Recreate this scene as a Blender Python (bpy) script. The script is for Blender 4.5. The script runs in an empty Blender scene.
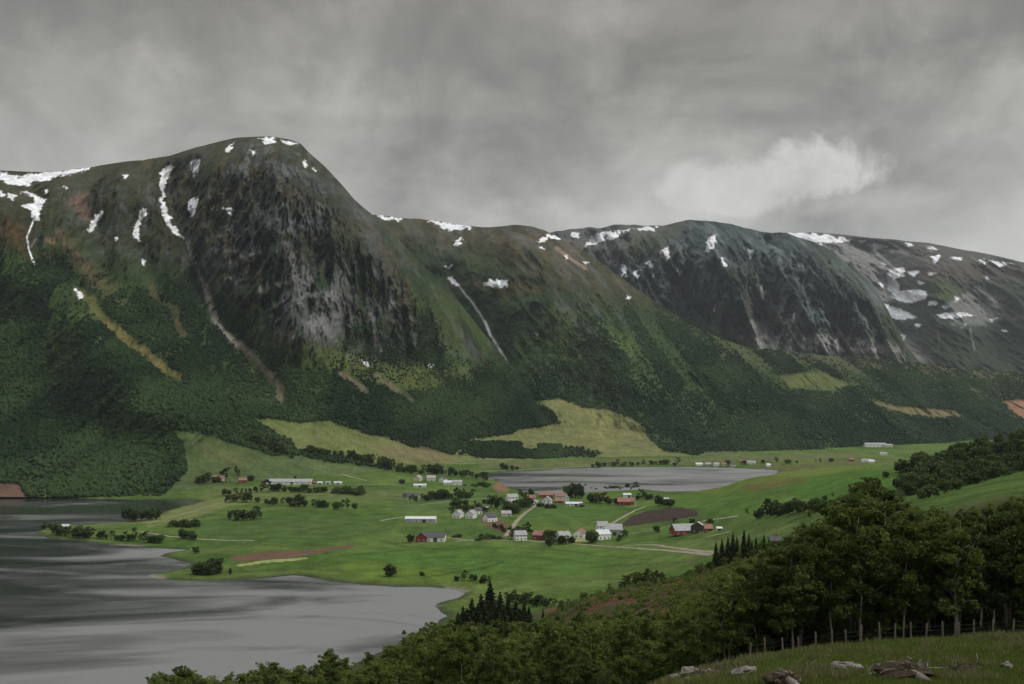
import bpy, math, random
import numpy as np
R = math.radians
C = bpy.context.scene.collection
# ------------------------------------------------------------------ camera, sky, sun, exposure
H = 120.0; F = 1024*40/36.0; HY = 400.0; CXP = 512.0
scn = bpy.context.scene
cam = bpy.data.cameras.new('camera'); camo = bpy.data.objects.new('camera', cam); C.objects.link(camo)
cam.lens = 40; cam.sensor_width = 36; cam.shift_y = 58/1024.0
cam.clip_start = 0.5; cam.clip_end = 30000
camo.location = (0, 0, H); camo.rotation_euler = (R(90), 0, 0)
scn.camera = camo
SUN_EL, SUN_AZ = 42, 108            # azimuth clockwise from the view direction
w = bpy.data.worlds.new('World'); scn.world = w; w.use_nodes = True
nt = w.node_tree; N = nt.nodes; L = nt.links; N.clear()
def nd(T, nodes=None, **kw):
    n = (nodes or N).new(T)
    for k, v in kw.items(): setattr(n, k, v)
    return n
def ramp(nodes, pts, interp='LINEAR'):
    r = nodes.new('ShaderNodeValToRGB'); e = r.color_ramp.elements
    while len(e) < len(pts): e.new(0.5)
    for i, (p, c) in enumerate(pts):
        e[i].position = p; e[i].color = (*c, 1) if len(c) == 3 else c
    r.color_ramp.interpolation = interp
    return r
def g3(v): return (v, v, v)
def build_world():
    out = nd('ShaderNodeOutputWorld'); bg = nd('ShaderNodeBackground')
    sky = nd('ShaderNodeTexSky'); sky.sky_type = 'NISHITA'; sky.sun_disc = False
    sky.sun_elevation = R(SUN_EL); sky.sun_rotation = R(SUN_AZ)
    tc = nd('ShaderNodeTexCoord'); sep = nd('ShaderNodeSeparateXYZ'); L.new(tc.outputs['Generated'], sep.inputs[0])
    def m(op, a, b=None, c=None, clamp=False):
        n = nd('ShaderNodeMath', operation=op); n.use_clamp = clamp
        for i, v in enumerate((a, b, c)):
            if v is None: continue
            if isinstance(v, (int, float)): n.inputs[i].default_value = v
            else: L.new(v, n.inputs[i])
        return n.outputs[0]
    z = m('MAXIMUM', sep.outputs[2], 0.0)
    zz = m('ADD', z, 0.13)
    px = m('DIVIDE', sep.outputs[0], zz); py = m('DIVIDE', sep.outputs[1], zz)
    cb = nd('ShaderNodeCombineXYZ'); L.new(px, cb.inputs[0]); L.new(py, cb.inputs[1])
    nq = nd('ShaderNodeTexNoise'); nq.inputs['Scale'].default_value = 5.5; nq.inputs['Detail'].default_value = 8; nq.inputs['Roughness'].default_value = 0.58; nq.inputs['Distortion'].default_value = 0.5
    L.new(tc.outputs['Generated'], nq.inputs['Vector'])
    n1 = nd('ShaderNodeTexNoise'); n1.inputs['Scale'].default_value = 0.95; n1.inputs['Detail'].default_value = 10
    n1.inputs['Roughness'].default_value = 0.55; n1.inputs['Distortion'].default_value = 0.35
    mp = nd('ShaderNodeMapping'); mp.inputs['Location'].default_value = (3.1, 1.7, 0); mp.inputs['Scale'].default_value = (0.8, 1.0, 1)
    L.new(cb.outputs[0], mp.inputs[0]); L.new(mp.outputs[0], n1.inputs['Vector'])
    # soft stratus brightness; overcast skies are brightest overhead
    r1 = ramp(N, [(0.36, g3(0.62)), (0.46, g3(0.86)), (0.54, g3(1.06)), (0.64, g3(1.32))]); L.new(m('ADD', m('MULTIPLY', n1.outputs['Fac'], 0.08), m('MULTIPLY', nq.outputs['Fac'], 0.92)), r1.inputs[0])
    el = ramp(N, [(0.0, (0.40, 0.40, 0.39)), (0.13, (0.365, 0.364, 0.350)), (0.19, (0.325, 0.321, 0.303)), (0.25, (0.305, 0.297, 0.275)), (0.33, (0.245, 0.235, 0.214)),
                  (0.45, (0.30, 0.30, 0.29)), (0.7, (0.85, 0.87, 0.88)), (1.0, (1.0, 1.02, 1.04))])
    L.new(z, el.inputs[0])
    mul = nd('ShaderNodeMix', data_type='RGBA', blend_type='MULTIPLY'); mul.inputs[0].default_value = 1
    L.new(el.outputs[0], mul.inputs[6]); L.new(r1.outputs[0], mul.inputs[7])
    # a brighter heap of cumulus low in the sky, right of the middle
    nz = nd('ShaderNodeTexNoise'); nz.inputs['Scale'].default_value = 15; nz.inputs['Detail'].default_value = 10; nz.inputs['Roughness'].default_value = 0.62; nz.inputs['Distortion'].default_value = 0.4
    L.new(tc.outputs['Generated'], nz.inputs['Vector'])
    def blob(cx, cz, rx, rz, soft=0.9):
        a = m('DIVIDE', m('SUBTRACT', sep.outputs[0], cx), rx); b = m('DIVIDE', m('SUBTRACT', sep.outputs[2], cz), rz)
        d = m('SQRT', m('ADD', m('MULTIPLY', a, a), m('MULTIPLY', b, b)))
        e = m('ADD', d, m('MULTIPLY', m('SUBTRACT', nz.outputs['Fac'], 0.5), 3.4))
        return m('DIVIDE', m('SUBTRACT', 1.05, e), soft, clamp=True)
    bs = [blob(0.258, 0.190, 0.050, 0.028, .45), blob(0.205, 0.176, 0.05, 0.024, .45), blob(0.150, 0.178, 0.026, 0.022, .45), blob(0.10, 0.158, 0.18, 0.020), blob(0.42, 0.150, 0.08, 0.028), blob(0.30, 0.165, 0.12, 0.016)]
    ws = [1.0, .9, .8, .6, .6, .55]; bb = m('MULTIPLY', bs[0], ws[0])
    for b_, w_ in zip(bs[1:], ws[1:]): bb = m('MAXIMUM', bb, m('MULTIPLY', b_, w_))
    nf = nd('ShaderNodeTexNoise'); nf.inputs['Scale'].default_value = 22; nf.inputs['Detail'].default_value = 10; nf.inputs['Roughness'].default_value = 0.62
    L.new(tc.outputs['Generated'], nf.inputs['Vector'])
    bb2 = m('MULTIPLY', bb, m('MULTIPLY_ADD', nf.outputs['Fac'], 2.2, -0.15))
    mx = nd('ShaderNodeMix', data_type='RGBA', blend_type='MIX'); L.new(m('MULTIPLY', bb2, 0.8, clamp=True), mx.inputs[0])
    L.new(mul.outputs[2], mx.inputs[6]); mx.inputs[7].default_value = (0.53, 0.52, 0.50, 1)
    dk = [m('MULTIPLY', blob(-0.40, 0.31, 0.26, 0.07), .8), m('MULTIPLY', blob(-0.06, 0.29, 0.16, 0.05), .75), m('MULTIPLY', blob(0.37, 0.30, 0.16, 0.06), .8), m('MULTIPLY', blob(0.20, 0.235, 0.14, 0.016), .45), m('MULTIPLY', blob(0.33, 0.19, 0.05, 0.05), .45), m('MULTIPLY', blob(-0.12, 0.235, 0.2, 0.012), .3)]
    db = dk[0]
    for q_ in dk[1:]: db = m('MAXIMUM', db, q_)
    dm = nd('ShaderNodeMix', data_type='RGBA', blend_type='MIX'); L.new(m('MULTIPLY', db, m('ADD', nf.outputs['Fac'], 0.25), clamp=True), dm.inputs[0])
    L.new(mul.outputs[2], dm.inputs[6]); dm.inputs[7].default_value = (0.150, 0.148, 0.138, 1); L.new(dm.outputs[2], mx.inputs[6])
    # a little of the clear-sky light leaks through the cover
    sk = nd('ShaderNodeMix', data_type='RGBA', blend_type='ADD'); sk.inputs[0].default_value = 0.03
    skm = nd('ShaderNodeMix', data_type='RGBA', blend_type='MULTIPLY'); skm.inputs[0].default_value = 1; skm.inputs[7].default_value = (0.05, 0.05, 0.05, 1)
    L.new(sky.outputs[0], skm.inputs[6]); L.new(mx.outputs[2], sk.inputs[6]); L.new(skm.outputs[2], sk.inputs[7])
    L.new(sk.outputs[2], bg.inputs[0]); bg.inputs[1].default_value = 1.0
    L.new(bg.outputs[0], out.inputs[0])
build_world()
sun = bpy.data.lights.new('sun', 'SUN'); sun.energy = 1.5; sun.angle = R(12); sun.color = (1.0, 0.95, 0.87)
suno = bpy.data.objects.new('sun', sun); C.objects.link(suno); suno.location = (300, 0, 600)
suno.rotation_euler = (R(90-SUN_EL), 0, R(180-SUN_AZ) + 0*math.pi)
vs = scn.view_settings; vs.view_transform = 'Standard'; vs.look = 'None'; vs.exposure = 0.3; vs.gamma = 1; vs.use_curve_mapping = False
scn.cycles.max_bounces = 6; scn.cycles.diffuse_bounces = 2; scn.cycles.glossy_bounces = 2; scn.cycles.volume_bounces = 0
scn.cycles.transparent_max_bounces = 8

# ------------------------------------------------------------------ noise
def _h(ix, iy, iz, seed):
    h = (ix.astype(np.uint32)*np.uint32(374761393)) ^ (iy.astype(np.uint32)*np.uint32(668265263)) ^ (iz.astype(np.uint32)*np.uint32(2246822519)) ^ np.uint32(seed*3266489917 & 0xffffffff)
    h = (h ^ (h >> np.uint32(13)))*np.uint32(1274126177)
    h = (h ^ (h >> np.uint32(15)))*np.uint32(2654435761)
    return (h >> np.uint32(8)).astype(np.float32)/16777216.0
def vnoise(x, y, seed=0, z=None):
    x = np.asarray(x, np.float64); y = np.asarray(y, np.float64)
    ix = np.floor(x).astype(np.int64); iy = np.floor(y).astype(np.int64)
    fx = (x-ix).astype(np.float32); fy = (y-iy).astype(np.float32)
    fx = fx*fx*(3-2*fx); fy = fy*fy*(3-2*fy); o = np.zeros_like(ix)
    a = _h(ix, iy, o, seed); b = _h(ix+1, iy, o, seed); c = _h(ix, iy+1, o, seed); d = _h(ix+1, iy+1, o, seed)
    return (a*(1-fx)+b*fx)*(1-fy)+(c*(1-fx)+d*fx)*fy*1.0
def fbm(x, y, seed=0, octs=5, gain=0.5, ridged=False):
    s = 0; a = 1; t = 0
    ca, sa = math.cos(0.6), math.sin(0.6)
    for k in range(octs):
        n = vnoise(x, y, seed+k*17)
        if ridged: n = 1-np.abs(2*n-1)
        s = s+a*n; t += a; a *= gain
        x, y = (x*ca-y*sa)*2.03+11.3, (x*sa+y*ca)*2.03-7.1
    return s/t
def sm(a, b, x):
    t = np.clip((np.asarray(x)-a)/(b-a), 0, 1); return t*t*(3-2*t)
def sdist(px, py, poly, pad):
    """signed distance (inside positive) to a polygon, -pad outside its padded box"""
    P = np.array(poly, float); out = np.full(np.shape(px), -1e3, np.float64)
    m = (px > P[:,0].min()-pad) & (px < P[:,0].max()+pad) & (py > P[:,1].min()-pad) & (py < P[:,1].max()+pad)
    if not m.any(): return out
    x = px[m]; y = py[m]; ins = np.zeros(x.shape, bool); d = np.full(x.shape, 1e9)
    for i in range(len(P)):
        x0, y0 = P[i]; x1, y1 = P[(i+1) % len(P)]
        ex, ey = x1-x0, y1-y0; q = ex*ex+ey*ey+1e-12
        t = np.clip(((x-x0)*ex+(y-y0)*ey)/q, 0, 1)
        d = np.minimum(d, (x-x0-t*ex)**2+(y-y0-t*ey)**2)
        c = ((y0 > y) != (y1 > y)) & (x < ex*(y-y0)/(ey+(1e-12 if ey == 0 else 0))+x0)
        ins ^= c
    d = np.sqrt(d); out[m] = np.where(ins, d, -d); return out
def ldist(px, py, pl, pad):
    P = np.array(pl, float); out = np.full(np.shape(px), 1e3, np.float64)
    m = (px > P[:,0].min()-pad) & (px < P[:,0].max()+pad) & (py > P[:,1].min()-pad) & (py < P[:,1].max()+pad)
    if not m.any(): return out
    x = px[m]; y = py[m]; d = np.full(x.shape, 1e9)
    for i in range(len(P)-1):
        x0, y0 = P[i]; x1, y1 = P[i+1]; ex, ey = x1-x0, y1-y0; q = ex*ex+ey*ey+1e-12
        t = np.clip(((x-x0)*ex+(y-y0)*ey)/q, 0, 1)
        d = np.minimum(d, (x-x0-t*ex)**2+(y-y0-t*ey)**2)
    out[m] = np.sqrt(d); return out
def pint(x, tab, k):
    xs = [t[0] for t in tab]; return np.interp(x, xs, [t[k] for t in tab])
def lerp(c, col, m):
    return c*(1-m[..., None])+np.array(col, np.float64)*m[..., None]

# ------------------------------------------------------------------ object helpers
def mesh_np(name, V, Fc, mats=None, smooth=False, cols=None, midx=None):
    """V (n,3); Fc (m,k) array of equal-size faces or list of arrays"""
    me = bpy.data.meshes.new(name)
    fl = Fc if isinstance(Fc, list) else [Fc]
    fl = [f for f in fl if len(f)]
    me.vertices.add(len(V)); me.vertices.foreach_set('co', np.asarray(V, np.float32).ravel())
    tot = np.concatenate([np.full(len(f), f.shape[1]) for f in fl])
    li = np.concatenate([f.ravel() for f in fl]).astype(np.int32)
    me.loops.add(len(li)); me.loops.foreach_set('vertex_index', li)
    me.polygons.add(len(tot)); me.polygons.foreach_set('loop_start', np.concatenate([[0], np.cumsum(tot)[:-1]]).astype(np.int32))
    me.polygons.foreach_set('loop_total', tot.astype(np.int32))
    if midx is not None: me.polygons.foreach_set('material_index', np.asarray(midx, np.int32))
    me.polygons.foreach_set('use_smooth', np.full(len(tot), smooth))
    if cols is not None:
        a = me.color_attributes.new('Col', 'FLOAT_COLOR', 'POINT')
        a.data.foreach_set('color', np.concatenate([cols, np.ones((len(cols), 1))], 1).astype(np.float32).ravel())
    me.update(calc_edges=True)
    for m_ in (mats or []): me.materials.append(m_)
    return me
def link(name, me, parent=None):
    o = bpy.data.objects.new(name, me); C.objects.link(o)
    if parent: o.parent = parent
    return o
def tag(o, label, cat, group=None):
    o['label'] = label; o['category'] = cat
    if group: o['group'] = group
    return o
def struct(o): o['kind'] = 'structure'; return o
def empty(name, loc, rz=0, s=1.0):
    o = bpy.data.objects.new(name, None); C.objects.link(o); o.location = loc; o.rotation_euler = (0, 0, rz); o.scale = (s, s, s)
    o.empty_display_size = 0.3
    return o
class MB:
    def __init__(s): s.v = []; s.f = []
    def add(s, v, f):
        b = len(s.v); s.v += [tuple(p) for p in v]; s.f += [tuple(b+i for i in q) for q in f]; return s
    def box(s, x0, x1, y0, y1, z0, z1):
        return s.add([(x0,y0,z0),(x1,y0,z0),(x1,y1,z0),(x0,y1,z0),(x0,y0,z1),(x1,y0,z1),(x1,y1,z1),(x0,y1,z1)],
                     [(3,2,1,0),(4,5,6,7),(0,1,5,4),(1,2,6,5),(2,3,7,6),(3,0,4,7)])
    def tube(s, pts, rad, n=6):
        P = [np.array(p, float) for p in pts]; b = len(s.v)
        for i, p in enumerate(P):
            d = P[min(i+1, len(P)-1)]-P[max(i-1, 0)]; d = d/(np.linalg.norm(d)+1e-9)
            a = np.cross(d, (0.31, 0.87, 0.2)); a /= np.linalg.norm(a); c = np.cross(d, a)
            r = rad[i] if hasattr(rad, '__len__') else rad
            for k in range(n):
                t = 2*math.pi*k/n; s.v.append(tuple(p+r*(a*math.cos(t)+c*math.sin(t))))
        for i in range(len(P)-1):
            for k in range(n): s.f.append((b+i*n+k, b+i*n+(k+1) % n, b+(i+1)*n+(k+1) % n, b+(i+1)*n+k))
        s.f.append(tuple(b+k for k in reversed(range(n)))); s.f.append(tuple(b+(len(P)-1)*n+k for k in range(n)))
        return s
    def mesh(s, name, mat, smooth=False):
        me = bpy.data.meshes.new(name); me.from_pydata(s.v, [], s.f); me.materials.append(mat)
        if smooth: me.polygons.foreach_set('use_smooth', [True]*len(me.polygons))
        me.update(); return me
    def build(s, name, mat, parent=None, smooth=False): return link(name, s.mesh(name, mat, smooth), parent)

# ------------------------------------------------------------------ materials
def principled(name, rough=0.9, spec=0.2):
    m = bpy.data.materials.new(name); m.use_nodes = True; t = m.node_tree; b = t.nodes['Principled BSDF']
    b.inputs['Roughness'].default_value = rough; b.inputs['Specular IOR Level'].default_value = spec
    return m, t, b
def noise_node(t, scale, detail=4, rough=0.6, coord='Object', stretch=None):
    tc = t.nodes.new('ShaderNodeTexCoord'); n = t.nodes.new('ShaderNodeTexNoise')
    n.inputs['Scale'].default_value = scale; n.inputs['Detail'].default_value = detail; n.inputs['Roughness'].default_value = rough
    if stretch:
        mp = t.nodes.new('ShaderNodeMapping'); mp.inputs['Scale'].default_value = stretch
        t.links.new(tc.outputs[coord], mp.inputs[0]); t.links.new(mp.outputs[0], n.inputs['Vector'])
    else: t.links.new(tc.outputs[coord], n.inputs['Vector'])
    return n
def terrain_mat(name, s1, s2, lo, hi, bump, bscale, stretch=None):
    m, t, b = principled(name, 0.95, 0.1)
    at = t.nodes.new('ShaderNodeAttribute'); at.attribute_name = 'Col'
    n1 = noise_node(t, s1, 6, 0.65, stretch=stretch); n2 = noise_node(t, s2, 3, 0.6)
    ad = t.nodes.new('ShaderNodeMath'); ad.operation = 'MULTIPLY_ADD'; ad.inputs[1].default_value = 0.45
    mu = t.nodes.new('ShaderNodeMath'); mu.operation = 'MULTIPLY'; mu.inputs[1].default_value = 0.55
    t.links.new(n1.outputs['Fac'], mu.inputs[0]); t.links.new(n2.outputs['Fac'], ad.inputs[0]); t.links.new(mu.outputs[0], ad.inputs[2])
    r = ramp(t.nodes, [(0.3, g3(lo)), (0.7, g3(hi))]); t.links.new(ad.outputs[0], r.inputs[0])
    mx = t.nodes.new('ShaderNodeMix'); mx.data_type = 'RGBA'; mx.blend_type = 'MULTIPLY'; mx.inputs[0].default_value = 1
    t.links.new(at.outputs['Color'], mx.inputs[6]); t.links.new(r.outputs[0], mx.inputs[7]); t.links.new(mx.outputs[2], b.inputs['Base Color'])
    nb = noise_node(t, bscale, 8, 0.7, stretch=stretch)
    bp = t.nodes.new('ShaderNodeBump'); bp.inputs['Strength'].default_value = 1.0; bp.inputs['Distance'].default_value = bump
    t.links.new(nb.outputs['Fac'], bp.inputs['Height']); t.links.new(bp.outputs[0], b.inputs['Normal'])
    rs = ramp(t.nodes, [(0.35, g3(1)), (0.6, g3(0.08))]); t.links.new(at.outputs['Fac'], rs.inputs[0]); t.links.new(rs.outputs[0], bp.inputs['Strength'])
    return m
M = {}
M['mountain'] = terrain_mat('mountain_ground', 0.04, 0.2, 0.45, 1.6, 10.0, 0.06)
M['farmount'] = terrain_mat('far_mountain_ground', 0.015, 0.08, 0.5, 1.5, 24.0, 0.022)
M['ground'] = terrain_mat('valley_ground', 0.06, 0.45, 0.45, 1.55, 0.9, 0.4)
def flat_mat(key, col, rough=0.8, var=0.25, scale=1.5, spec=0.2, stretch=None, bump=0.0):
    m, t, b = principled(key, rough, spec)
    n = noise_node(t, scale, 5, 0.6, stretch=stretch)
    r = ramp(t.nodes, [(0.3, tuple(c*(1-var) for c in col)), (0.7, tuple(min(1, c*(1+var)) for c in col))])
    t.links.new(n.outputs['Fac'], r.inputs[0]); t.links.new(r.outputs[0], b.inputs['Base Color'])
    if bump:
        bp = t.nodes.new('ShaderNodeBump'); bp.inputs['Distance'].default_value = bump
        t.links.new(n.outputs['Fac'], bp.inputs['Height']); t.links.new(bp.outputs[0], b.inputs['Normal'])
    M[key] = m; return m
def leaf_mat(key, c0, c1, trans=0.25):
    m = bpy.data.materials.new(key); m.use_nodes = True; t = m.node_tree; b = t.nodes['Principled BSDF']
    b.inputs['Roughness'].default_value = 0.75; b.inputs['Specular IOR Level'].default_value = 0.12
    oi = t.nodes.new('ShaderNodeObjectInfo'); n = noise_node(t, 0.9, 3, 0.6)
    ad = t.nodes.new('ShaderNodeMath'); ad.operation = 'MULTIPLY_ADD'; ad.inputs[1].default_value = 0.45
    mu = t.nodes.new('ShaderNodeMath'); mu.operation = 'MULTIPLY'; mu.inputs[1].default_value = 0.75
    t.links.new(n.outputs['Fac'], mu.inputs[0]); t.links.new(oi.outputs['Random'], ad.inputs[0]); t.links.new(mu.outputs[0], ad.inputs[2])
    r = ramp(t.nodes, [(0.2, c0), (0.8, c1)]); t.links.new(ad.outputs[0], r.inputs[0]); t.links.new(r.outputs[0], b.inputs['Base Color'])
    tr = t.nodes.new('ShaderNodeBsdfTranslucent'); t.links.new(r.outputs[0], tr.inputs[0])
    ms = t.nodes.new('ShaderNodeMixShader'); ms.inputs[0].default_value = trans
    t.links.new(b.outputs[0], ms.inputs[1]); t.links.new(tr.outputs[0], ms.inputs[2]); t.links.new(ms.outputs[0], t.nodes['Material Output'].inputs[0])
    M[key] = m
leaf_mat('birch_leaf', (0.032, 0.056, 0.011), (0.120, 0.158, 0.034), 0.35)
leaf_mat('vignette_leaf', (0.022, 0.038, 0.009), (0.082, 0.112, 0.024), 0.32)  # darker copy of birch_leaf: vignetting put into the leaf colour
leaf_mat('spruce_leaf', (0.012, 0.022, 0.008), (0.030, 0.045, 0.015), 0.08)
leaf_mat('far_leaf', (0.018, 0.036, 0.010), (0.082, 0.118, 0.034), 0.2)
leaf_mat('forest_leaf', (0.020, 0.036, 0.012), (0.050, 0.076, 0.022), 0.0)
leaf_mat('grass_blade', (0.036, 0.056, 0.011), (0.110, 0.145, 0.030), 0.25)
leaf_mat('straw_blade', (0.070, 0.080, 0.025), (0.150, 0.150, 0.060), 0.2)
leaf_mat('dark_leaf', (0.014, 0.020, 0.006), (0.040, 0.052, 0.014), 0.15)
flat_mat('birch_bark', (0.24, 0.22, 0.19), 0.85, 0.5, 3, stretch=(1, 1, 4))
flat_mat('bark', (0.06, 0.05, 0.04), 0.9, 0.4, 3)
flat_mat('white_paint', (0.72, 0.71, 0.68), 0.6, 0.10, 0.8)
flat_mat('cream_paint', (0.58, 0.52, 0.42), 0.6, 0.10, 0.8)
flat_mat('grey_paint', (0.36, 0.36, 0.35), 0.6, 0.15, 0.8)
flat_mat('red_paint', (0.20, 0.042, 0.034), 0.7, 0.2, 0.8)
flat_mat('dark_wood', (0.07, 0.055, 0.045), 0.8, 0.3, 0.8)
flat_mat('slate_roof', (0.075, 0.075, 0.08), 0.7, 0.25, 0.9)
flat_mat('grey_roof', (0.30, 0.30, 0.30), 0.6, 0.25, 0.6)
flat_mat('pale_roof', (0.52, 0.56, 0.55), 0.5, 0.12, 0.6)
flat_mat('tile_roof', (0.25, 0.13, 0.10), 0.8, 0.25, 0.9)
flat_mat('glass', (0.03, 0.035, 0.04), 0.15, 0.1, 1, 0.6)
flat_mat('trim', (0.75, 0.74, 0.70), 0.6, 0.05, 1)
flat_mat('brick', (0.25, 0.11, 0.08), 0.8, 0.25, 3)
flat_mat('gravel', (0.24, 0.22, 0.155), 0.95, 0.3, 0.3)
flat_mat('asphalt', (0.16, 0.155, 0.14), 0.95, 0.2, 0.3)
flat_mat('soil_dark', (0.034, 0.021, 0.015), 0.95, 0.35, 0.15, stretch=(1, 0.25, 1), bump=0.3)
flat_mat('soil_red', (0.105, 0.062, 0.036), 0.95, 0.3, 0.1, bump=0.2)
flat_mat('straw', (0.22, 0.24, 0.085), 0.95, 0.2, 0.1)
flat_mat('post_wood', (0.12, 0.098, 0.075), 0.85, 0.35, 4, stretch=(1, 1, 0.3))
flat_mat('wire', (0.04, 0.04, 0.04), 0.5, 0.1, 3)
flat_mat('stone', (0.15, 0.135, 0.12), 0.9, 0.65, 1.6, bump=0.12)
flat_mat('dead_wood', (0.16, 0.135, 0.11), 0.9, 0.5, 2.5, bump=0.06)
flat_mat('root_earth', (0.042, 0.030, 0.020), 0.95, 0.5, 2.0, bump=0.15)

# ------------------------------------------------------------------ valley ground profiles: per image column, (distance, height)
COLS = [
 (-350, [(0,111),(40,101),(65,97),(150,72),(300,40),(500,3),(560,1),(1300,2),(1450,6),(2500,40),(9500,60)]),
 (0,    [(0,111),(40,101),(65,97),(150,75),(300,42),(450,5),(520,1),(1300,2),(1450,6),(2500,20),(9500,60)]),
 (160,  [(0,111),(40,101),(65,97),(150,75),(300,42),(470,5),(540,1),(1300,3),(1450,6),(2500,20),(9500,60)]),
 (300,  [(0,111),(40,102),(65,97),(150,75),(300,43),(480,8),(560,2),(800,3),(1000,5),(1300,6),(1600,9),(2500,20),(9500,60)]),
 (450,  [(0,111),(40,103),(65,98),(150,77),(200,67),(280,51),(340,42),(480,14),(600,3),(800,3),(1000,6),(1300,6),(1500,6),(2500,12),(9500,60)]),
 (530,  [(0,111),(40,104),(65,99),(150,79),(200,69),(280,55),(340,46),(440,31),(600,6),(800,3),(1000,6),(1300,5),(1450,3),(2500,10),(9500,60)]),
 (600,  [(0,111),(40,104.5),(65,101.2),(80,97),(100,90),(150,80),(200,71),(280,60),(350,54.5),(420,50),(560,20),(700,5),(850,4),(1000,5),(1300,5),(1450,2),(2500,10),(9500,60)]),
 (650,  [(0,111),(40,105),(65,102.6),(80,99.5),(90,95.5),(105,91),(150,83),(200,74),(280,63.5),(350,58),(420,50.5),(520,34),(620,20),(700,12),(850,9),(1000,8),(1200,7),(1400,4),(1500,2),(2500,10),(9500,60)]),
 (700,  [(0,111),(40,105.5),(65,103.2),(86,99.3),(96,95),(120,90),(200,78),(280,68),(350,63),(430,53),(520,40),(600,30),(700,22),(850,16),(1000,14),(1200,14),(1330,11),(1420,2),(2500,10),(9500,60)]),
 (760,  [(0,111),(40,106),(65,103.8),(86,100.3),(96,96),(120,92),(200,82),(350,68),(450,57),(520,48),(650,38),(800,39),(1000,40),(1150,43),(1250,42),(1400,12),(1600,4),(2500,10),(9500,60)]),
 (880,  [(0,111),(40,106),(65,104.0),(86,101.4),(96,97.8),(120,95.5),(150,93),(250,87),(400,80),(550,74),(700,70),(900,65),(1000,65),(1150,42),(1400,10),(1600,4),(2500,12),(9500,60)]),
 (950,  [(0,111),(40,106),(65,104.0),(86,101.6),(96,98.2),(120,97),(200,94),(400,86),(550,76.5),(650,74.5),(850,77),(950,76),(1100,56),(1500,14),(1700,5),(2500,14),(9500,60)]),
 (1024, [(0,111),(40,106),(65,104.2),(86,101.8),(96,98.5),(120,98),(200,97),(400,92),(550,88),(650,87),(800,92.5),(900,94.5),(1100,70),(1600,8),(2500,16),(9500,60)]),
 (1370, [(0,112),(40,108),(65,106),(85,104),(400,100),(600,105),(900,120),(1300,90),(2000,12),(2500,16),(9500,60)])]
LP = np.arange(-400, 1431, 10.0); LY = np.concatenate([np.linspace(0, 600, 241), np.linspace(605, 3000, 300), np.linspace(3050, 9500, 60)])
T = np.stack([np.interp(LY, [a for a, b in c[1]], [b for a, b in c[1]]) for c in COLS])
LUT = np.stack([np.interp(LP, [c[0] for c in COLS], T[:, j]) for j in range(len(LY))], 1)
def blur(A, sig, ax):
    k = np.arange(-int(3*sig), int(3*sig)+1); g = np.exp(-k**2/(2*sig*sig)); g /= g.sum()
    P = np.pad(A, [(len(k)//2, len(k)//2) if a == ax else (0, 0) for a in range(2)], 'edge')
    return np.apply_along_axis(lambda v: np.convolve(v, g, 'valid'), ax, P)
LUT = blur(blur(LUT, 2.2, 0), 1.6, 1)
def W(px, py, z=0.0):                       # the point at height z seen at that pixel
    Y = F*(H-z)/(py-HY); return ((px-CXP)/F*Y, Y)
LAKE_A = [(-400,498),(0,498),(60,498),(130,500),(187,499),(200,501),(188,505),(165,511),(148,519),(122,522),(90,524.5),(60,525),(42,529),(31,533),(45,538),(80,541.5),(120,545.5),
          (160,548),(187,550),(165,553.5),(160,556),(175,559),(193,564),(188,567),(165,571),(152,575.5),(165,579.5),(200,580.5),(250,579),(295,576),(330,581.5),(362,585),(400,586.5),
          (432,587.5),(456,589.5),(463,593),(456,598.5),(440,602),(433,607),(440,612),(450,616),(430,628),(300,692),(150,725),(-400,765)]
LAKE_B = [(480,475),(500,472.5),(530,470.5),(560,469),(620,467.3),(690,467),(745,468.5),(778,470.5),(776,474),(735,484),(700,491),(668,491.5),(645,489.5),(600,491.5),(562,493.5),(545,494),(520,491),(507,487),(500,481.5),(488,477.5)]
LA = [W(*p) for p in LAKE_A]; LB = [W(*p) for p in LAKE_B]
def ground_z(X, Y):
    X = np.atleast_1d(np.asarray(X, float)); Y = np.atleast_1d(np.asarray(Y, float))
    px = np.clip(CXP+F*X/np.maximum(Y, 1), LP[0], LP[-1]-.01); Yc = np.clip(Y, 0, LY[-1]-.01)
    i = (px-LP[0])/10.0; i0 = np.floor(i).astype(int); fi = i-i0
    j0 = np.clip(np.searchsorted(LY, Yc, 'right')-1, 0, len(LY)-2); fj = (Yc-LY[j0])/(LY[j0+1]-LY[j0])
    z = (LUT[i0, j0]*(1-fi)+LUT[i0+1, j0]*fi)*(1-fj)+(LUT[i0, j0+1]*(1-fi)+LUT[i0+1, j0+1]*fi)*fj
    wob = (fbm(X/130, Y/130, 5, 3)-.5)*sm(300, 800, Y)*5+(fbm(X/14, Y/14, 9, 3)-.5)*np.where(Y < 110, .45, np.where(Y < 400, 1.3, 0.7))
    z = z+wob
    d = np.full(X.shape, 200.0)
    m = (Y > 330) & (Y < 2400)
    if m.any():
        wx = (fbm(X[m]/25, Y[m]/25, 31, 3)-.5)*9
        sa = sdist(X[m], Y[m], LA, 150); sb = sdist(X[m], Y[m], LB, 150)
        d[m] = np.minimum(-np.maximum(sa, sb)+wx, 200)
    zl = np.maximum(z, 1.2)*sm(0, 70, d)+np.clip(d*0.10, 0, 0.7)
    return np.where(d > 0, zl, -np.clip(-d*0.12, 0.0, 3)-0.05)
def hit(px, py, ymin=30):
    Y = np.concatenate([np.arange(ymin, 500, 1.0), np.arange(500, 3200, 4.0)])
    Y = Y[Y >= ymin]; X = (px-CXP)/F*Y; z = ground_z(X, Y); ray = H-Y*(py-HY)/F
    k = np.argmax(ray <= z) if (ray <= z).any() else len(Y)-1
    return float(X[k]), float(Y[k]), float(z[k])

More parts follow.
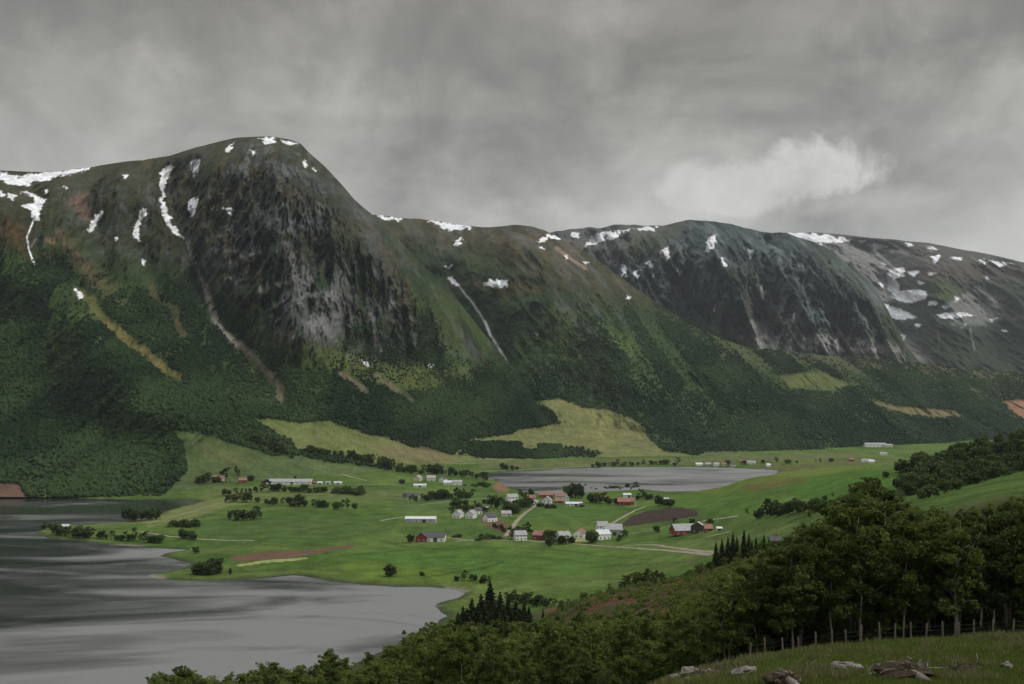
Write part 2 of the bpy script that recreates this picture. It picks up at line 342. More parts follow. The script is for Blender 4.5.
# ground mesh
pxs = np.concatenate([np.linspace(-1000, -60, 60)[:-1], np.arange(-60, 1085, 1.25), np.linspace(1085, 2000, 60)])
yr = np.arange(560, 446, -0.45); Yr = F*(H-3)/(yr-HY)
Yn = np.concatenate([np.linspace(8, 55, 14), np.linspace(58, 130, 110), np.geomspace(131, Yr[0]-1, 330)])
Ys = np.concatenate([Yn, Yr, np.geomspace(Yr[-1]*1.02, 9200, 30)])
U, YY = np.meshgrid((pxs-CXP)/F, Ys); XX = U*YY; ZZ = ground_z(XX.ravel(), YY.ravel()).reshape(XX.shape)
def grid_faces(nr, nc):
    i = np.arange(nr*nc).reshape(nr, nc)
    return np.stack([i[:-1,:-1].ravel(), i[:-1,1:].ravel(), i[1:,1:].ravel(), i[1:,:-1].ravel()], 1)
GPX = (CXP+F*U).ravel(); GPY = (HY+F*(H-ZZ)/YY).ravel()
def ground_cols():
    X = XX.ravel(); Y = YY.ravel(); z = ZZ.ravel()
    px = GPX+(fbm(X/9, Y/22, 51, 3)-.5)*5; py = GPY+(fbm(X/20, Y/20, 52, 3)-.5)*2.0
    c = np.zeros((len(X), 3))+np.array((0.062, 0.110, 0.024))
    n = fbm(X/90, Y/160, 61, 4); c = lerp(c, (0.100, 0.150, 0.040), sm(.42, .68, n))
    n = fbm(X/260, Y/60, 62, 4); c = lerp(c, (0.115, 0.140, 0.045), sm(.50, .72, n)*.6)
    # mowing lines that follow each field
    c = c*(1+0.10*(vnoise(X/5+Y*0.0, Y/70, 63)-.5))[:, None]
    FIELDS = [ # polygon, colour, softness
     ([(520,520),(530,505),(560,507),(600,506),(628,510),(600,520),(560,524)], (0.070,0.125,0.032), 1.5),
     ([(395,528),(450,522),(500,530),(505,536),(450,536),(400,534)], (0.060,0.110,0.030), 1.5),
     ([(400,500),(500,497),(520,505),(440,512),(380,512)], (0.085,0.130,0.045), 2),
     ([(200,520),(300,515),(400,518),(390,535),(250,545),(190,535)], (0.066,0.112,0.034), 3),
     ([(330,556),(420,545),(560,550),(640,555),(600,575),(480,580),(380,566)], (0.072,0.135,0.028), 4),
     ([(300,572),(360,560),(450,570),(480,584),(380,584)], (0.110,0.155,0.032), 3),
     ([(215,486),(300,488),(420,492),(430,500),(300,500),(230,504),(180,515)], (0.120,0.145,0.055), 3),
     ([(140,520),(180,508),(230,495),(245,500),(190,520),(150,528)], (0.170,0.180,0.075), 3),
     ([(690,492),(740,478),(800,468),(880,464),(860,475),(790,480),(720,495)], (0.120,0.150,0.030), 3),
     ([(655,545),(700,540),(770,530),(800,520),(800,530),(720,545),(670,552)], (0.120,0.150,0.055), 3),
     ([(640,505),(690,495),(760,490),(800,505),(740,520),(700,508)], (0.085,0.150,0.030), 3),
     ([(780,480),(860,470),(905,470),(900,500),(840,505),(790,495)], (0.060,0.130,0.020), 4),
     ([(740,486),(800,476),(810,480),(750,492)], (0.12,0.10,0.035), 2),
     ([(700,474),(760,466),(880,458),(900,460),(760,474),(705,484)], (0.115,0.105,0.045), 1.5),
     ([(895,505),(1030,455),(1030,475),(960,492),(900,515)], (0.062,0.105,0.020), 3),
     ([(480,468),(700,463),(860,458),(860,452),(700,458),(480,463)], (0.13,0.125,0.07), 2)]
    c = c*(0.80+0.42*fbm(X/16, Y/30, 64, 4))[:, None]*(1+.0*X)[:, None]
    for P, col, so in FIELDS:
        s = sdist(px, py, P, 8); c = lerp(c, col, sm(-so*.5, so*.5, s)*.8*(z > 0))
    c = c*(0.66+0.48*fbm(X/9, Y/18, 65, 4, .6))[:, None]
    for pl, wd, col in [([(420,578),(445,574),(480,569),(505,562)], .7, (.03,.05,.014)), ([(430,572),(470,566),(500,560)], .5, (.03,.05,.014)), ([(520,548),(560,550),(600,556),(650,560)], .6, (.045,.06,.02)), ([(380,540),(400,546),(440,549),(470,548)], .6, (.04,.06,.02)),
        ([(170,512),(220,506),(300,498)], .6, (.16,.17,.08)), ([(560,560),(620,566),(680,562)], .5, (.05,.07,.02)), ([(190,575),(240,572),(300,568),(350,572)], .7, (.05,.07,.02)), ([(300,530),(340,526),(400,524)], .5, (.05,.08,.02)), ([(430,510),(470,507),(505,509)], .5, (.05,.08,.02)), ([(350,555),(400,551),(455,546)], .7, (.05,.075,.02)), ([(725,540),(700,538),(640,541),(610,547)], .6, (.05,.07,.025)), ([(700,505),(740,500),(780,490)], .5, (.06,.08,.02)), ([(210,536),(280,532),(330,528)], .5, (.05,.08,.02))]:
        c = lerp(c, col, sm(wd*1.4, wd*.5, ldist(px, py, pl, 4))*.75*(z > 0))
    wd_ = sdist(px, py, [(895,500),(899,468),(930,455),(960,448),(990,441),(1024,433),(1070,424),(1070,470),(1024,474),(990,484),(950,497),(925,503)], 8); c = lerp(c, (0.016, 0.026, 0.008), sm(-2, 2, wd_)*(Y > 480))
    c = c*np.array((0.93, 0.98, 0.78))
    # near hillside: dark undergrowth below the trees
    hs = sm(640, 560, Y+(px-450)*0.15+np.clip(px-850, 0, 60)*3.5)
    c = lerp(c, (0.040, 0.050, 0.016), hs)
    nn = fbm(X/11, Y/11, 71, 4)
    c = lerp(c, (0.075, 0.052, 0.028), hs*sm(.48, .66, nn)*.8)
    # rusty bracken on the clearing
    for P in ([(585,603),(600,583),(640,578),(690,574),(735,572),(745,590),(700,612),(650,618),(600,618)], [(520,596),(560,602),(600,606),(590,625),(530,615)]):
        s = sdist(px, py, P, 8); c = lerp(c, (0.095, 0.050, 0.028), sm(-3, 5, s)*sm(.36, .58, fbm(X/5, Y/9, 75, 4))*(Y < 600))
    # grazed strip in front of the fence
    gs = sm(91, 86, Y); c = lerp(c, (0.052, 0.070, 0.017), gs)
    c = lerp(c, (0.095, 0.125, 0.030), gs*sm(.48, .68, fbm(X/4, Y/4, 72, 4)))
    c = lerp(c, (0.085, 0.050, 0.030), gs*sm(.56, .68, fbm(X/5, Y/3, 73, 4)))
    # dark rim along the water with pale gravel patches, mud below
    sh = sm(1.0, 0.25, z)*(Y > 500)*(Y < 2300); c = lerp(c, (0.040, 0.050, 0.024), sh*.85); c = lerp(c, (0.20, 0.19, 0.14), sh*sm(.56, .68, fbm(X/35, Y/35, 74, 3))*.8)
    rs = sdist(px, py, [(493,487),(503,478),(509,482),(508,492),(498,492)], 5); c = lerp(c, (0.22, 0.11, 0.075), sm(-2, 1.5, rs)*.8*(z > 0))
    c = lerp(c, (0.03, 0.035, 0.03), sm(0.0, -.4, z))
    return c
V = np.stack([XX.ravel(), YY.ravel(), ZZ.ravel()], 1); GF = grid_faces(*XX.shape)
struct(link('ground', mesh_np('ground', V, GF, [M['ground']], True, ground_cols())))
def ground_patch(name, poly, mat, off, warp=2.0):
    """a sheet that follows the ground a little above it"""
    X = XX.ravel(); Y = YY.ravel()
    px = GPX+(fbm(X/12, Y/25, 81, 3)-.5)*warp; py = GPY+(fbm(X/12, Y/25, 82, 3)-.5)*warp*.5
    ins = sdist(px, py, poly, 3) > 0
    f = GF[ins[GF].all(1)]
    if not len(f): return
    u, inv = np.unique(f, return_inverse=True); v = V[u].copy(); v[:, 2] += off
    return struct(link(name, mesh_np(name, v, inv.reshape(f.shape), [M[mat]], True)))
ground_patch('ploughed_field', [(621,524),(631,516),(645,511),(680,507),(697,510),(700,516),(670,521),(640,525),(622,527)], 'soil_dark', 0.05)
ground_patch('bare_field', [(228,557),(262,552),(310,550),(352,544),(356,547),(318,554),(290,558),(240,562),(230,561)], 'soil_red', 0.05)
ground_patch('stubble_field', [(233,565),(265,560),(300,557.5),(312,558),(300,561),(262,564),(240,567)], 'straw', 0.06)
ground_patch('farmyard', [(480,516),(500,519),(512,527),(515,535),(508,538),(494,530),(480,522)], 'soil_red', 0.06, 1)
ground_patch('farmyard', [(545,534),(560,536),(590,535),(597,538),(590,543),(556,542)], 'straw', 0.06, 1)

# ------------------------------------------------------------------ lakes
def water(name, x0, x1, y0, y1, x_lee, x_open):
    m, t, b = principled(name+'_water', 0.2, 0.5); b.inputs['IOR'].default_value = 1.33
    n = noise_node(t, 1.0, 9, 0.58, stretch=(1/210, 1/95, 1)); n.inputs['Distortion'].default_value = 1.2
    tc = t.nodes.new('ShaderNodeTexCoord'); sp = t.nodes.new('ShaderNodeSeparateXYZ'); t.links.new(tc.outputs['Object'], sp.inputs[0])
    # wind reaches the open water to the right, the lee below the mountain stays calm
    mr = t.nodes.new('ShaderNodeMapRange'); mr.inputs['From Min'].default_value = x_lee; mr.inputs['From Max'].default_value = x_open
    mr.inputs['To Min'].default_value = -0.13; mr.inputs['To Max'].default_value = 0.12; t.links.new(sp.outputs[0], mr.inputs[0])
    ad = t.nodes.new('ShaderNodeMath'); ad.operation = 'ADD'; t.links.new(n.outputs['Fac'], ad.inputs[0]); t.links.new(mr.outputs[0], ad.inputs[1]); n = ad
    r = ramp(t.nodes, [(0.30, g3(0.10)), (0.47, g3(0.30)), (0.66, g3(0.70))]); t.links.new(n.outputs[0], r.inputs[0]); rb = ramp(t.nodes, [(0.34, (.022,.026,.024)), (0.62, (.118,.117,.113))]); t.links.new(n.outputs[0], rb.inputs[0]); t.links.new(rb.outputs[0], b.inputs['Base Color'])  # reflected sky brightness also put into the base colour of ruffled water
    mi = t.nodes.new('ShaderNodeMapRange'); mi.inputs['From Min'].default_value = .36; mi.inputs['From Max'].default_value = .62; mi.inputs['To Min'].default_value = 1.33; mi.inputs['To Max'].default_value = 1.95; t.links.new(n.outputs[0], mi.inputs[0]); t.links.new(mi.outputs[0], b.inputs['IOR'])
    t.links.new(r.outputs[0], b.inputs['Roughness'])
    nb = noise_node(t, 0.5, 3, 0.6); bp = t.nodes.new('ShaderNodeBump'); bp.inputs['Distance'].default_value = 0.25
    r2 = ramp(t.nodes, [(0.38, g3(0.1)), (0.55, g3(1.0))]); t.links.new(n.outputs[0], r2.inputs[0]); t.links.new(r2.outputs[0], bp.inputs['Strength'])
    t.links.new(nb.outputs['Fac'], bp.inputs['Height']); t.links.new(bp.outputs[0], b.inputs['Normal'])
    return struct(MB().add([(x0,y0,0),(x1,y0,0),(x1,y1,0),(x0,y1,0)], [(0,1,2,3)]).build(name, m))
water('lake', -3000, 20, 380, 1438, -400, -90); water('fjord', -160, 760, 1442, 2200, -200, 250)

# ------------------------------------------------------------------ mountains
class Mount: pass
def mountain(name, crest, foot, z0, prof, cols, rows, relief, colour, mat, back=(60, 30, 10), jag=1.0, seed=0):
    """crest [(px, py, distance)], foot [(px, distance)]; the face rises from foot to crest"""
    px = cols; yc = pint(px, crest, 1)+(fbm(px/14, px*0+3, seed+1, 5)-.5)*jag*5; Yc = pint(px, crest, 2); Yf = pint(px, foot, 1)
    k = np.ones(9)/9; yc = yc*.4+.6*np.convolve(np.pad(yc, 4, 'edge'), k, 'valid')
    zc = H+Yc*(HY-yc)/F; zf = pint(px, z0, 1)
    v = np.linspace(0, 1, rows)[:, None]; hv = np.interp(v, [p[0] for p in prof], [p[1] for p in prof])
    Y = Yf+(Yc-Yf)*hv; z = zf+(zc-zf)*v; PXg = np.broadcast_to(px, Y.shape)
    PYg = HY-F*(z-H)/Y; Xg = (PXg-CXP)/F*Y
    rl = relief(PXg, PYg, Xg, Y, z); fade = sm(.02, .17, v)*np.where(rl < 0, sm(1.0, .70, v), sm(1.0, .93, v))*np.clip((zc-zf)/250, 0, 1)
    Y = Y+rl*fade; lim = F*(z-H)/np.maximum(HY-(yc+.4+(1-v)*14), 1); Y = np.where((HY-yc > 5) & (z > H+5), np.maximum(Y, lim), Y)
    n = back[2]; kk = np.arange(1, n+1)[:, None]
    Yb = Yc+kk*back[0]; zb = zc-kk*back[1]*(1+.1*kk)
    Y = np.concatenate([Y, Yb]); z = np.concatenate([z, zb]); PX2 = np.broadcast_to(px, Y.shape)
    X = (PX2-CXP)/F*Y; PY = HY-F*(z-H)/Y
    o = Mount(); o.X, o.Y, o.Z, o.PX, o.PY, o.px, o.rows = X, Y, z, PX2, PY, px, rows
    # steepness of the displaced face
    dz = np.gradient(z, axis=0); dY = np.gradient(Y, axis=0); dX = np.gradient(Y, axis=1)/np.maximum(np.gradient(X, axis=1), 1e-3)
    o.slope = np.arctan2(np.abs(dz), np.maximum(np.abs(dY), 1)); o.side = dX
    c, o.forest = colour(o)
    me = mesh_np(name, np.stack([X.ravel(), Y.ravel(), z.ravel()], 1), grid_faces(*X.shape), [mat], True, c.reshape(-1, 3))
    o.ob = struct(link(name, me)); return o
def surf(mt, px, py):
    j = int(np.argmin(np.abs(mt.px-px))); col = mt.PY[:mt.rows, j]; k = np.argmax(col <= py) if (col <= py).any() else mt.rows-1
    return float(mt.X[k, j]), float(mt.Y[k, j]), float(mt.Z[k, j])
def lines(px, py, L_):
    s = 0
    for pl, wd, amp in L_: s = s+amp*np.exp(-(ldist(px, py, pl, wd*3)/wd)**2)
    return s
def patches(c, px, py, lst):
    for P, col, so, al in lst: c = lerp(c, col, sm(-so, so, sdist(px, py, P, so+3))*al)
    return c
def streaks(c, px, py, lst):
    nz_ = sm(.25, .62, fbm(px/5, py/7, 600, 4, .6)); wv = (fbm(px/9, py/9, 601, 3)-.5)
    for pl, wd, col, al in lst: c = lerp(c, col, sm(wd*1.6, wd*.2, ldist(px, py, pl, wd*3)+wv*wd*1.2)*al*((.35+.65*nz_) if wd > 1.6 else 1))
    return c
SNOW = (0.68, 0.69, 0.71)
SN1 = [[(0,173),(20,177),(48,172),(85,168.5),(91,167),(88,170),(60,176),(40,181),(25,185),(10,184),(0,180)], [(0,191),(5,196),(3,198),(0,196)], [(8,192),(17,195),(14,200),(8,198)],
 [(22,191),(35,196),(45,199),(42,208),(38,221),(33,222),(30,216),(33,212),(20,207),(28,204),(36,203),(34,198)],
 [(165,165),(171,168),(168,175),(165,185),(163,200),(166,212),(172,222),(182,235),(183,239),(178,237),(170,227),(163,215),(160,205),(161,190),(160,178),(162,170)],
 [(191,160),(200,160),(197,170),(194,179),(192,170)], [(190,198),(198,198),(194,215),(190,217)], [(104,210),(97,220),(92,233),(88,230),(91,220),(98,212)],
 [(142,209),(148,210),(142,220),(140,232),(139,241),(133,234),(136,226),(140,218)], [(225,149),(232,143),(231,152),(227,153)], [(258,138),(275,137),(276,142),(267,145)],
 [(282,140),(297,144),(290,146)], [(303,160),(308,165),(305,167)], [(312,168),(316,170),(314,172)], [(224,207),(233,212),(233,217)], [(71,286),(76,288),(83,297),(80,298)],
 [(114,237),(118,238),(116,241)], [(142,260),(146,261),(144,266)], [(251,150),(256,151),(253,155)], [(60,187),(66,186),(67,188)], [(18,178),(19,182),(23,182)], [(122,176),(127,175),(126,179)],
 [(45,190),(49,191),(47,194)], [(-60,176),(-20,174),(-5,178),(-40,184)], [(360,359),(372,366),(368,367)], [(428,362),(434,364),(431,366)]]
SN2 = [[(378,215),(403,218),(400,220),(382,219)], [(428,221),(445,222),(472,227.5),(455,231),(446,229)], [(454,244),(461,238),(463,240),(457,246)], [(481,283),(490,279.5),(510,281),(508,286),(497,288)],
 [(538,240),(546,236),(545,242),(540,243)], [(547,235),(558,234),(560,239),(550,238)], [(539,246),(545,249),(542,250)], [(563,256),(567,257),(565,260)], [(447,277),(452,278),(459,286),(456,287)], [(535,333),(540,333),(538,336)],
 [(430,222),(437,221),(436,224)], [(444,267),(450,266),(448,269)], [(583,262),(587,263),(585,265)], [(626,296),(630,297),(628,299)], [(702,337),(710,338),(706,341)]]
SN3 = [[(571,233),(581,234),(578,238),(571,237)], [(592,236),(600,232),(630,230),(628,233),(605,240),(594,245),(586,246)], [(635,228),(655,227),(655,231),(640,231)],
 [(660,250),(669,247),(668,257),(665,262),(661,256)], [(710,237),(716,235),(714,245),(709,254),(704,252)], [(621,266),(625,264),(627,277),(622,278)], [(631,273),(641,270),(637,278),(633,278)],
 [(647,262),(651,261),(651,266),(648,267)], [(651,272),(657,272),(655,276)], [(677,271),(682,272),(680,276)], [(700,265),(704,265),(703,269)], [(720,256),(725,260),(725,266),(722,266)], [(749,249),(752,250),(750,260),(748,259)],
 [(633,292),(638,293),(635,296)], [(713,303),(717,303),(714,312)], [(760,285),(763,286),(766,300),(762,298)], [(796,312),(798,313),(793,319)]]
SN4 = [[(784,232.5),(815,234),(853,239),(840,242.5),(810,242.5),(796,239)], [(806,243),(822,244),(812,248)], [(867,243),(885,246),(888,248),(872,249)], [(925,246),(938,249),(930,250)], [(930,257),(940,255),(935,264)], [(950,257),(962,257),(960,260)],
 [(973,259),(1015,264),(1000,265.5),(980,263)], [(890,270),(903,267),(905,276),(893,279),(900,290),(927,290),(925,298),(912,303),(896,300),(888,290),(886,278)], [(907,271),(918,271),(914,277)],
 [(873,306),(885,303),(905,312),(917,317),(905,320),(890,317)], [(938,314),(960,312),(974,315),(960,317),(945,319)], [(960,324),(966,325),(963,328)], [(1002,330),(1008,331),(1005,333)], [(945,305),(950,306),(946,309)], [(846,263),(850,264),(848,266)], [(903,334),(906,335),(905,340)],
 [(928,302),(938,302),(936,306),(928,305)], [(896,311),(901,312),(900,316)]]
def snow_mask(px, py, polys, X, z, amp=3.0, s=10, pad=6):
    wx = px+(fbm(X/s, z/s, 91, 4)-.5)*amp*2.6; wy = py+(fbm(X/s+40, z/s, 92, 4)-.5)*amp*1.8; m = np.zeros(px.shape); ed = (fbm(X/s*2.2+z/s, z/s*1.2, 93, 4, .65)-.5)*3.2
    for P in polys: m = np.maximum(m, sm(-.5, .7, sdist(wx, wy, P, pad)+.35+ed))
    return m

# --- the big mountain on the left
def relief1(px, py, X, Y, z):
    d = lines(px, py, [
        ([(305,145),(312,200),(330,260),(352,330),(372,380)], 46, -80),      # the prow of the cliff
        ([(262,140),(262,200),(280,270),(300,340)], 26, -55),
        ([(-60,220),(0,240),(40,280),(90,330),(150,390),(190,440)], 55, -170), # the forested spur on the left
        ([(168,165),(178,225),(210,300),(245,350),(275,395)], 14, 55),        # gullies
        ([(196,165),(194,215),(200,270),(214,310)], 10, 35),
        ([(36,196),(33,222),(34,262),(75,290),(115,335),(170,385)], 16, 60),
        ([(140,215),(140,250),(155,290),(190,340)], 12, 30),
        ([(95,215),(100,260),(130,310),(160,340)], 14, 35),
        ([(388,240),(395,300),(400,360)], 16, 30), ([(350,200),(380,270),(420,340)], 20, -45), ([(430,285),(440,330),(460,370)], 16, -30)])
    rk = sm(-25, 25, sdist(px, py, [(190,165),(240,140),(310,140),(350,190),(400,260),(430,310),(430,360),(370,370),(300,345),(250,325),(215,260)], 60))
    up = sm(400, 230, py)
    sk = (px-300)*0.0+z*0.25
    g = fbm((X+sk*.5)/70, z/260, 11, 5, .55, True)
    g2 = fbm((X-sk)/26, z/70, 12, 4, .55, True)
    g4 = fbm((X+sk)/9, z/30, 14, 3, .6, True)
    return d-(g-.55)*(60+135*rk+60*up)-(g2-.5)*(20+44*rk+22*up)-(g4-.5)*(5+16*rk+9*up)-(fbm(X/180, z/180, 13, 3)-.5)*70
def colour1(o):
    px, py, X, z = o.PX, o.PY, o.X, o.Z
    n1 = fbm(X/90, z/90, 101, 5); n2 = fbm(X/22, z/40, 102, 4); n3 = fbm((X+z*.3)/14, z/60, 103, 5, .6)
    c = np.zeros(px.shape+(3,))+np.array((0.018, 0.036, 0.013))
    c = lerp(c, (0.046, 0.070, 0.022), sm(.46, .66, n1)*.75)
    hi = sm(290, 200, py+(n1-.5)*120+np.clip((px-200)*.1, 0, 20)); c = lerp(c, (0.052, 0.050, 0.027), hi*.75)
    c = lerp(c, (0.085, 0.070, 0.040), hi*sm(.50, .70, n2)*.6)
    c = c*(0.72+.55*fbm((X+z*.4)/12, z/30, 110, 4, .6))[..., None]
    # rock
    r1 = sm(-22, 22, sdist(px, py, [(195,165),(240,142),(312,142),(350,190),(395,250),(425,310),(420,345),(380,362),(300,350),(250,330),(215,260)], 60))
    r2 = sm(-25, 25, sdist(px, py, [(60,195),(140,170),(205,165),(225,240),(225,300),(190,290),(150,250),(95,262)], 60))
    st = sm(.9, 1.25, o.slope)
    rock = np.clip(r1*1.0+r2*.60+st*.35*hi, 0, 1.1)*sm(.40, .60, n3*.6+n1*.35+r1*.07)
    rc = np.zeros(px.shape+(3,))+np.array((0.080, 0.088, 0.084)); rc = lerp(rc, (0.140, 0.148, 0.143), sm(.45, .68, fbm((X+z*.4)/9, z/55, 104, 4)))
    rc = lerp(rc, (0.040, 0.045, 0.042), sm(.52, .70, fbm((X+z*.5)/22, z/110, 105, 4))*.85)
    rc = lerp(rc, (0.022, 0.026, 0.024), sm(.76, .92, fbm((X+z*.45)/34, z/190, 109, 4, .5, True))*.9)  # crevice shade painted as thin dark lines in the rock colour
    bright = sm(-14, 12, sdist(px, py, [(288,255),(312,258),(335,285),(352,320),(362,345),(330,345),(300,325),(285,290)], 40))
    rc = lerp(rc, (0.200, 0.200, 0.194), bright*sm(.38, .62, n3)*.75)
    rc = lerp(rc, (0.032, 0.042, 0.018), sm(.52, .66, fbm((X+z*.2)/34, z/24, 106, 4))*(1-.7*bright)*.75); rc = lerp(rc, (0.07, 0.055, 0.033), sm(.55, .68, fbm((X+z*.3)/26, z/40, 107, 4))*(1-bright)*.7)
    m = np.clip(rock, 0, 1)[..., None]; c = c*(1-m)+rc*m
    qx = px+(n2-.5)*14; qy = py+(n1-.5)*10
    YG = (0.115, 0.140, 0.040)
    c = patches(c, qx, qy, [
        ([(305,345),(330,352),(370,362),(430,362),(460,372),(430,392),(370,388),(330,372)], YG, 8, .75),
        ([(440,365),(500,372),(560,378),(520,392),(450,388)], (0.085,0.105,0.034), 8, .5),
        ([(-20,245),(20,262),(60,290),(40,300),(0,275),(-20,270)], (0.060,0.100,0.024), 10, .6),
        ([(5,215),(30,235),(28,260),(0,235)], (0.12,0.065,0.03), 8, .6),
        ([(70,200),(88,195),(92,215),(80,225)], (0.19,0.115,0.085), 4, .7),
        ([(45,240),(55,240),(52,248)], (0.24,0.13,0.09), 2, .8)])
    c = streaks(c, qx, qy, [
        ([(80,292),(105,320),(125,340),(150,360),(178,380)], 5, (0.20,0.165,0.055), .8),
        ([(60,235),(95,275),(120,305),(150,335),(165,350)], 6, (0.135,0.095,0.05), .7),
        ([(150,285),(170,310),(185,335)], 5, (0.115,0.095,0.045), .6),
        ([(90,270),(110,300)], 8, (0.11,0.085,0.045), .5)])
    c = streaks(c, px+(n2-.5)*3, qy, [
        ([(186,238),(192,258),(205,285)], 2.0, (0.22,0.215,0.20), .7),
        ([(205,285),(214,315),(222,330),(238,345)], 3.0, (0.32,0.29,0.255), .9),
        ([(238,345),(262,365),(276,385),(280,400)], 4.5, (0.24,0.185,0.15), .7),
        ([(340,375),(366,392)], 3, (0.20,0.15,0.12), .7), ([(352,385),(385,392)], 2.5, (0.20,0.15,0.12), .5), ([(374,375),(410,398)], 2.5, (0.20,0.15,0.12), .6),
        ([(245,350),(255,385),(270,398)], 3, (0.18,0.12,0.09), .5), ([(36,240),(28,250)], 1, (0.3,0.3,0.3), .5)])
    fl = sm(-20, 20, sdist(px, py, [(345,190),(380,222),(430,275),(480,330),(520,372),(500,385),(440,360),(400,300),(360,240)], 60)); c = lerp(c, (0.070, 0.058, 0.032), fl*sm(.46, .60, fbm((X+z*.3)/24, z/50, 121, 5, .6))*.7)
    c = lerp(c, (0.085, 0.088, 0.085), fl*sm(.54, .66, fbm((X+z*.45)/16, z/60, 122, 5, .6))*.8); c = lerp(c, (0.018, 0.028, 0.010), fl*sm(.52, .66, fbm((X+z*.45)/20, z/90, 123, 4, .6))*.8)
    # lower meadows and fields
    LM = (0.150, 0.170, 0.058)
    qx2 = px+(n2-.5)*5; qy2 = py+(fbm(X/30, z/12, 108, 3)-.5)*3
    mead = [([(175,430),(190,432),(235,444),(270,456),(300,456),(330,464),(420,484),(440,500),(160,500),(188,470),(182,445)], (0.085,0.120,0.042), 1.5, 1.0),
        ([(252,420),(270,419),(300,424),(330,422),(360,432),(395,440),(420,450),(500,463),(540,480),(440,480),(360,462),(300,452),(290,440),(270,430)], LM, 2, .95),
        ([(255,418),(300,424),(330,422),(360,432),(310,437),(280,432)], (0.13,0.165,0.05), 3, .6),
        ([(290,455),(330,462),(400,470),(400,485),(350,482)], (0.100,0.140,0.052), 3, .9),
        ([(375,446),(420,447),(470,458),(430,462),(390,458)], (0.20,0.15,0.09), 5, .6),
        ([(531,402),(560,399),(585,408),(610,410),(640,422),(650,440),(665,452),(700,455),(690,466),(560,468),(440,466),(470,440),(500,436),(520,430),(560,424),(555,412)], (0.165,0.175,0.066), 1.5, .97),
        ([(190,440),(230,452),(260,462),(240,466),(205,458)], (0.13,0.145,0.06), 5, .6)]
    c = patches(c, qx2, qy2, mead)
    fm = np.zeros(px.shape)
    for P, _, _, _ in mead: fm = np.maximum(fm, sm(-1, 1, sdist(qx2, qy2, P, 6)))
    bl = sm(-1, 1.5, sdist(px+(n2-.5)*8, qy2, [(398,437),(440,440),(480,441),(530,443),(575,448),(602,453),(590,458),(540,459),(480,458),(430,452),(405,445)], 6))*sm(.36, .46, fbm(X/40, z/14, 141, 3)); fm = fm*(1-bl); c = lerp(c, (0.030, 0.050, 0.018), bl*.8)
    cut = sdist(qx, qy2, [(-20,484),(18,485),(24,492),(35,499),(-20,499)], 6); c = lerp(c, (0.15, 0.088, 0.062), sm(-1.5, 1, cut)); fm = np.maximum(fm, sm(-2, 0, cut))
    y2 = sdist(px, qy2, [(35,488),(45,488),(55,500),(38,500)], 6); c = lerp(c, (0.14, 0.15, 0.05), sm(-2, 1, y2)); fm = np.maximum(fm, sm(-1, 1, y2)*.7)
    sn = snow_mask(px, py, SN1, X, z)
    wf = sm(1.2, .5, ldist(px+(n3-.5)*3, py, [(33,222),(27,237),(29,250),(36,266)], 6))
    sn = np.maximum(sn, wf)
    c = lerp(c, (0.075, 0.112, 0.030), sm(.50, .60, fbm((X+z*.25)/38, z/210, 131, 4, .55))*sm(260, 320, py)*sm(425, 360, py)*(1-np.clip(rock, 0, 1))*.45)
    c = lerp(c, SNOW, sn)
    line = 300+np.clip(60-px*.25, -60, 70)*-1+(n1-.5)*110          # tree line
    tr = fbm((X+z*.25)/38, z/210, 131, 4, .55); f = sm(line-12, line+30, py)*(1-fm)*(1-np.clip(rock*1.2, 0, 1))
    f = f*(1-.93*sm(.50, .62, tr)*sm(430, 330, py+(px-200)*-.05))
    for pl, wd in (([(80,292),(125,340),(178,380)], 9), ([(205,285),(214,315),(238,345),(276,385),(282,402)], 9), ([(150,285),(170,310),(185,335)], 7), ([(340,375),(366,392)], 5), ([(374,375),(410,398)], 5)): f = f*sm(wd*.4, wd, ldist(qx, qy, pl, wd*2))
    f = f*(1-.8*sm(-6, 6, sdist(qx, qy, [(305,345),(330,352),(370,362),(430,362),(460,372),(430,392),(370,388),(330,372)], 20)))
    return c, f
cols1 = np.concatenate([np.linspace(-420, -30, 130)[:-1], np.arange(-30, 576, 0.7)])
MT1 = mountain('mountain', [(-420,205,2300),(-100,180,2350),(-20,172,2400),(0,170,2400),(50,172,2430),(90,167,2450),(125,161,2480),(142,160,2500),(170,155,2530),(200,146,2560),(235,137,2600),(250,136,2600),(270,136,2600),
    (290,139,2600),(301,143,2600),(310,153,2600),(325,166,2610),(342,185,2620),(355,200,2630),(372,214,2650),(385,227,2660),(400,240,2670),(420,262,2690),(440,281,2700),(460,303,2700),(480,328,2690),(500,352,2660),(515,372,2600),
    (530,396,2500),(545,420,2400),(560,446,2300),(575,470,2150)],
    [(-420,1400),(0,1385),(180,1400),(250,1510),(310,1600),(400,1760),(480,2010),(575,2060)], [(-420,-4),(0,2),(300,-2),(575,-6)],
    [(0,0),(.05,.13),(.12,.27),(.25,.44),(.42,.61),(.60,.74),(.80,.84),(.90,.90),(1,1)], cols1, 480, relief1, colour1, M['mountain'], (45, 22, 12), jag=.35, seed=100)

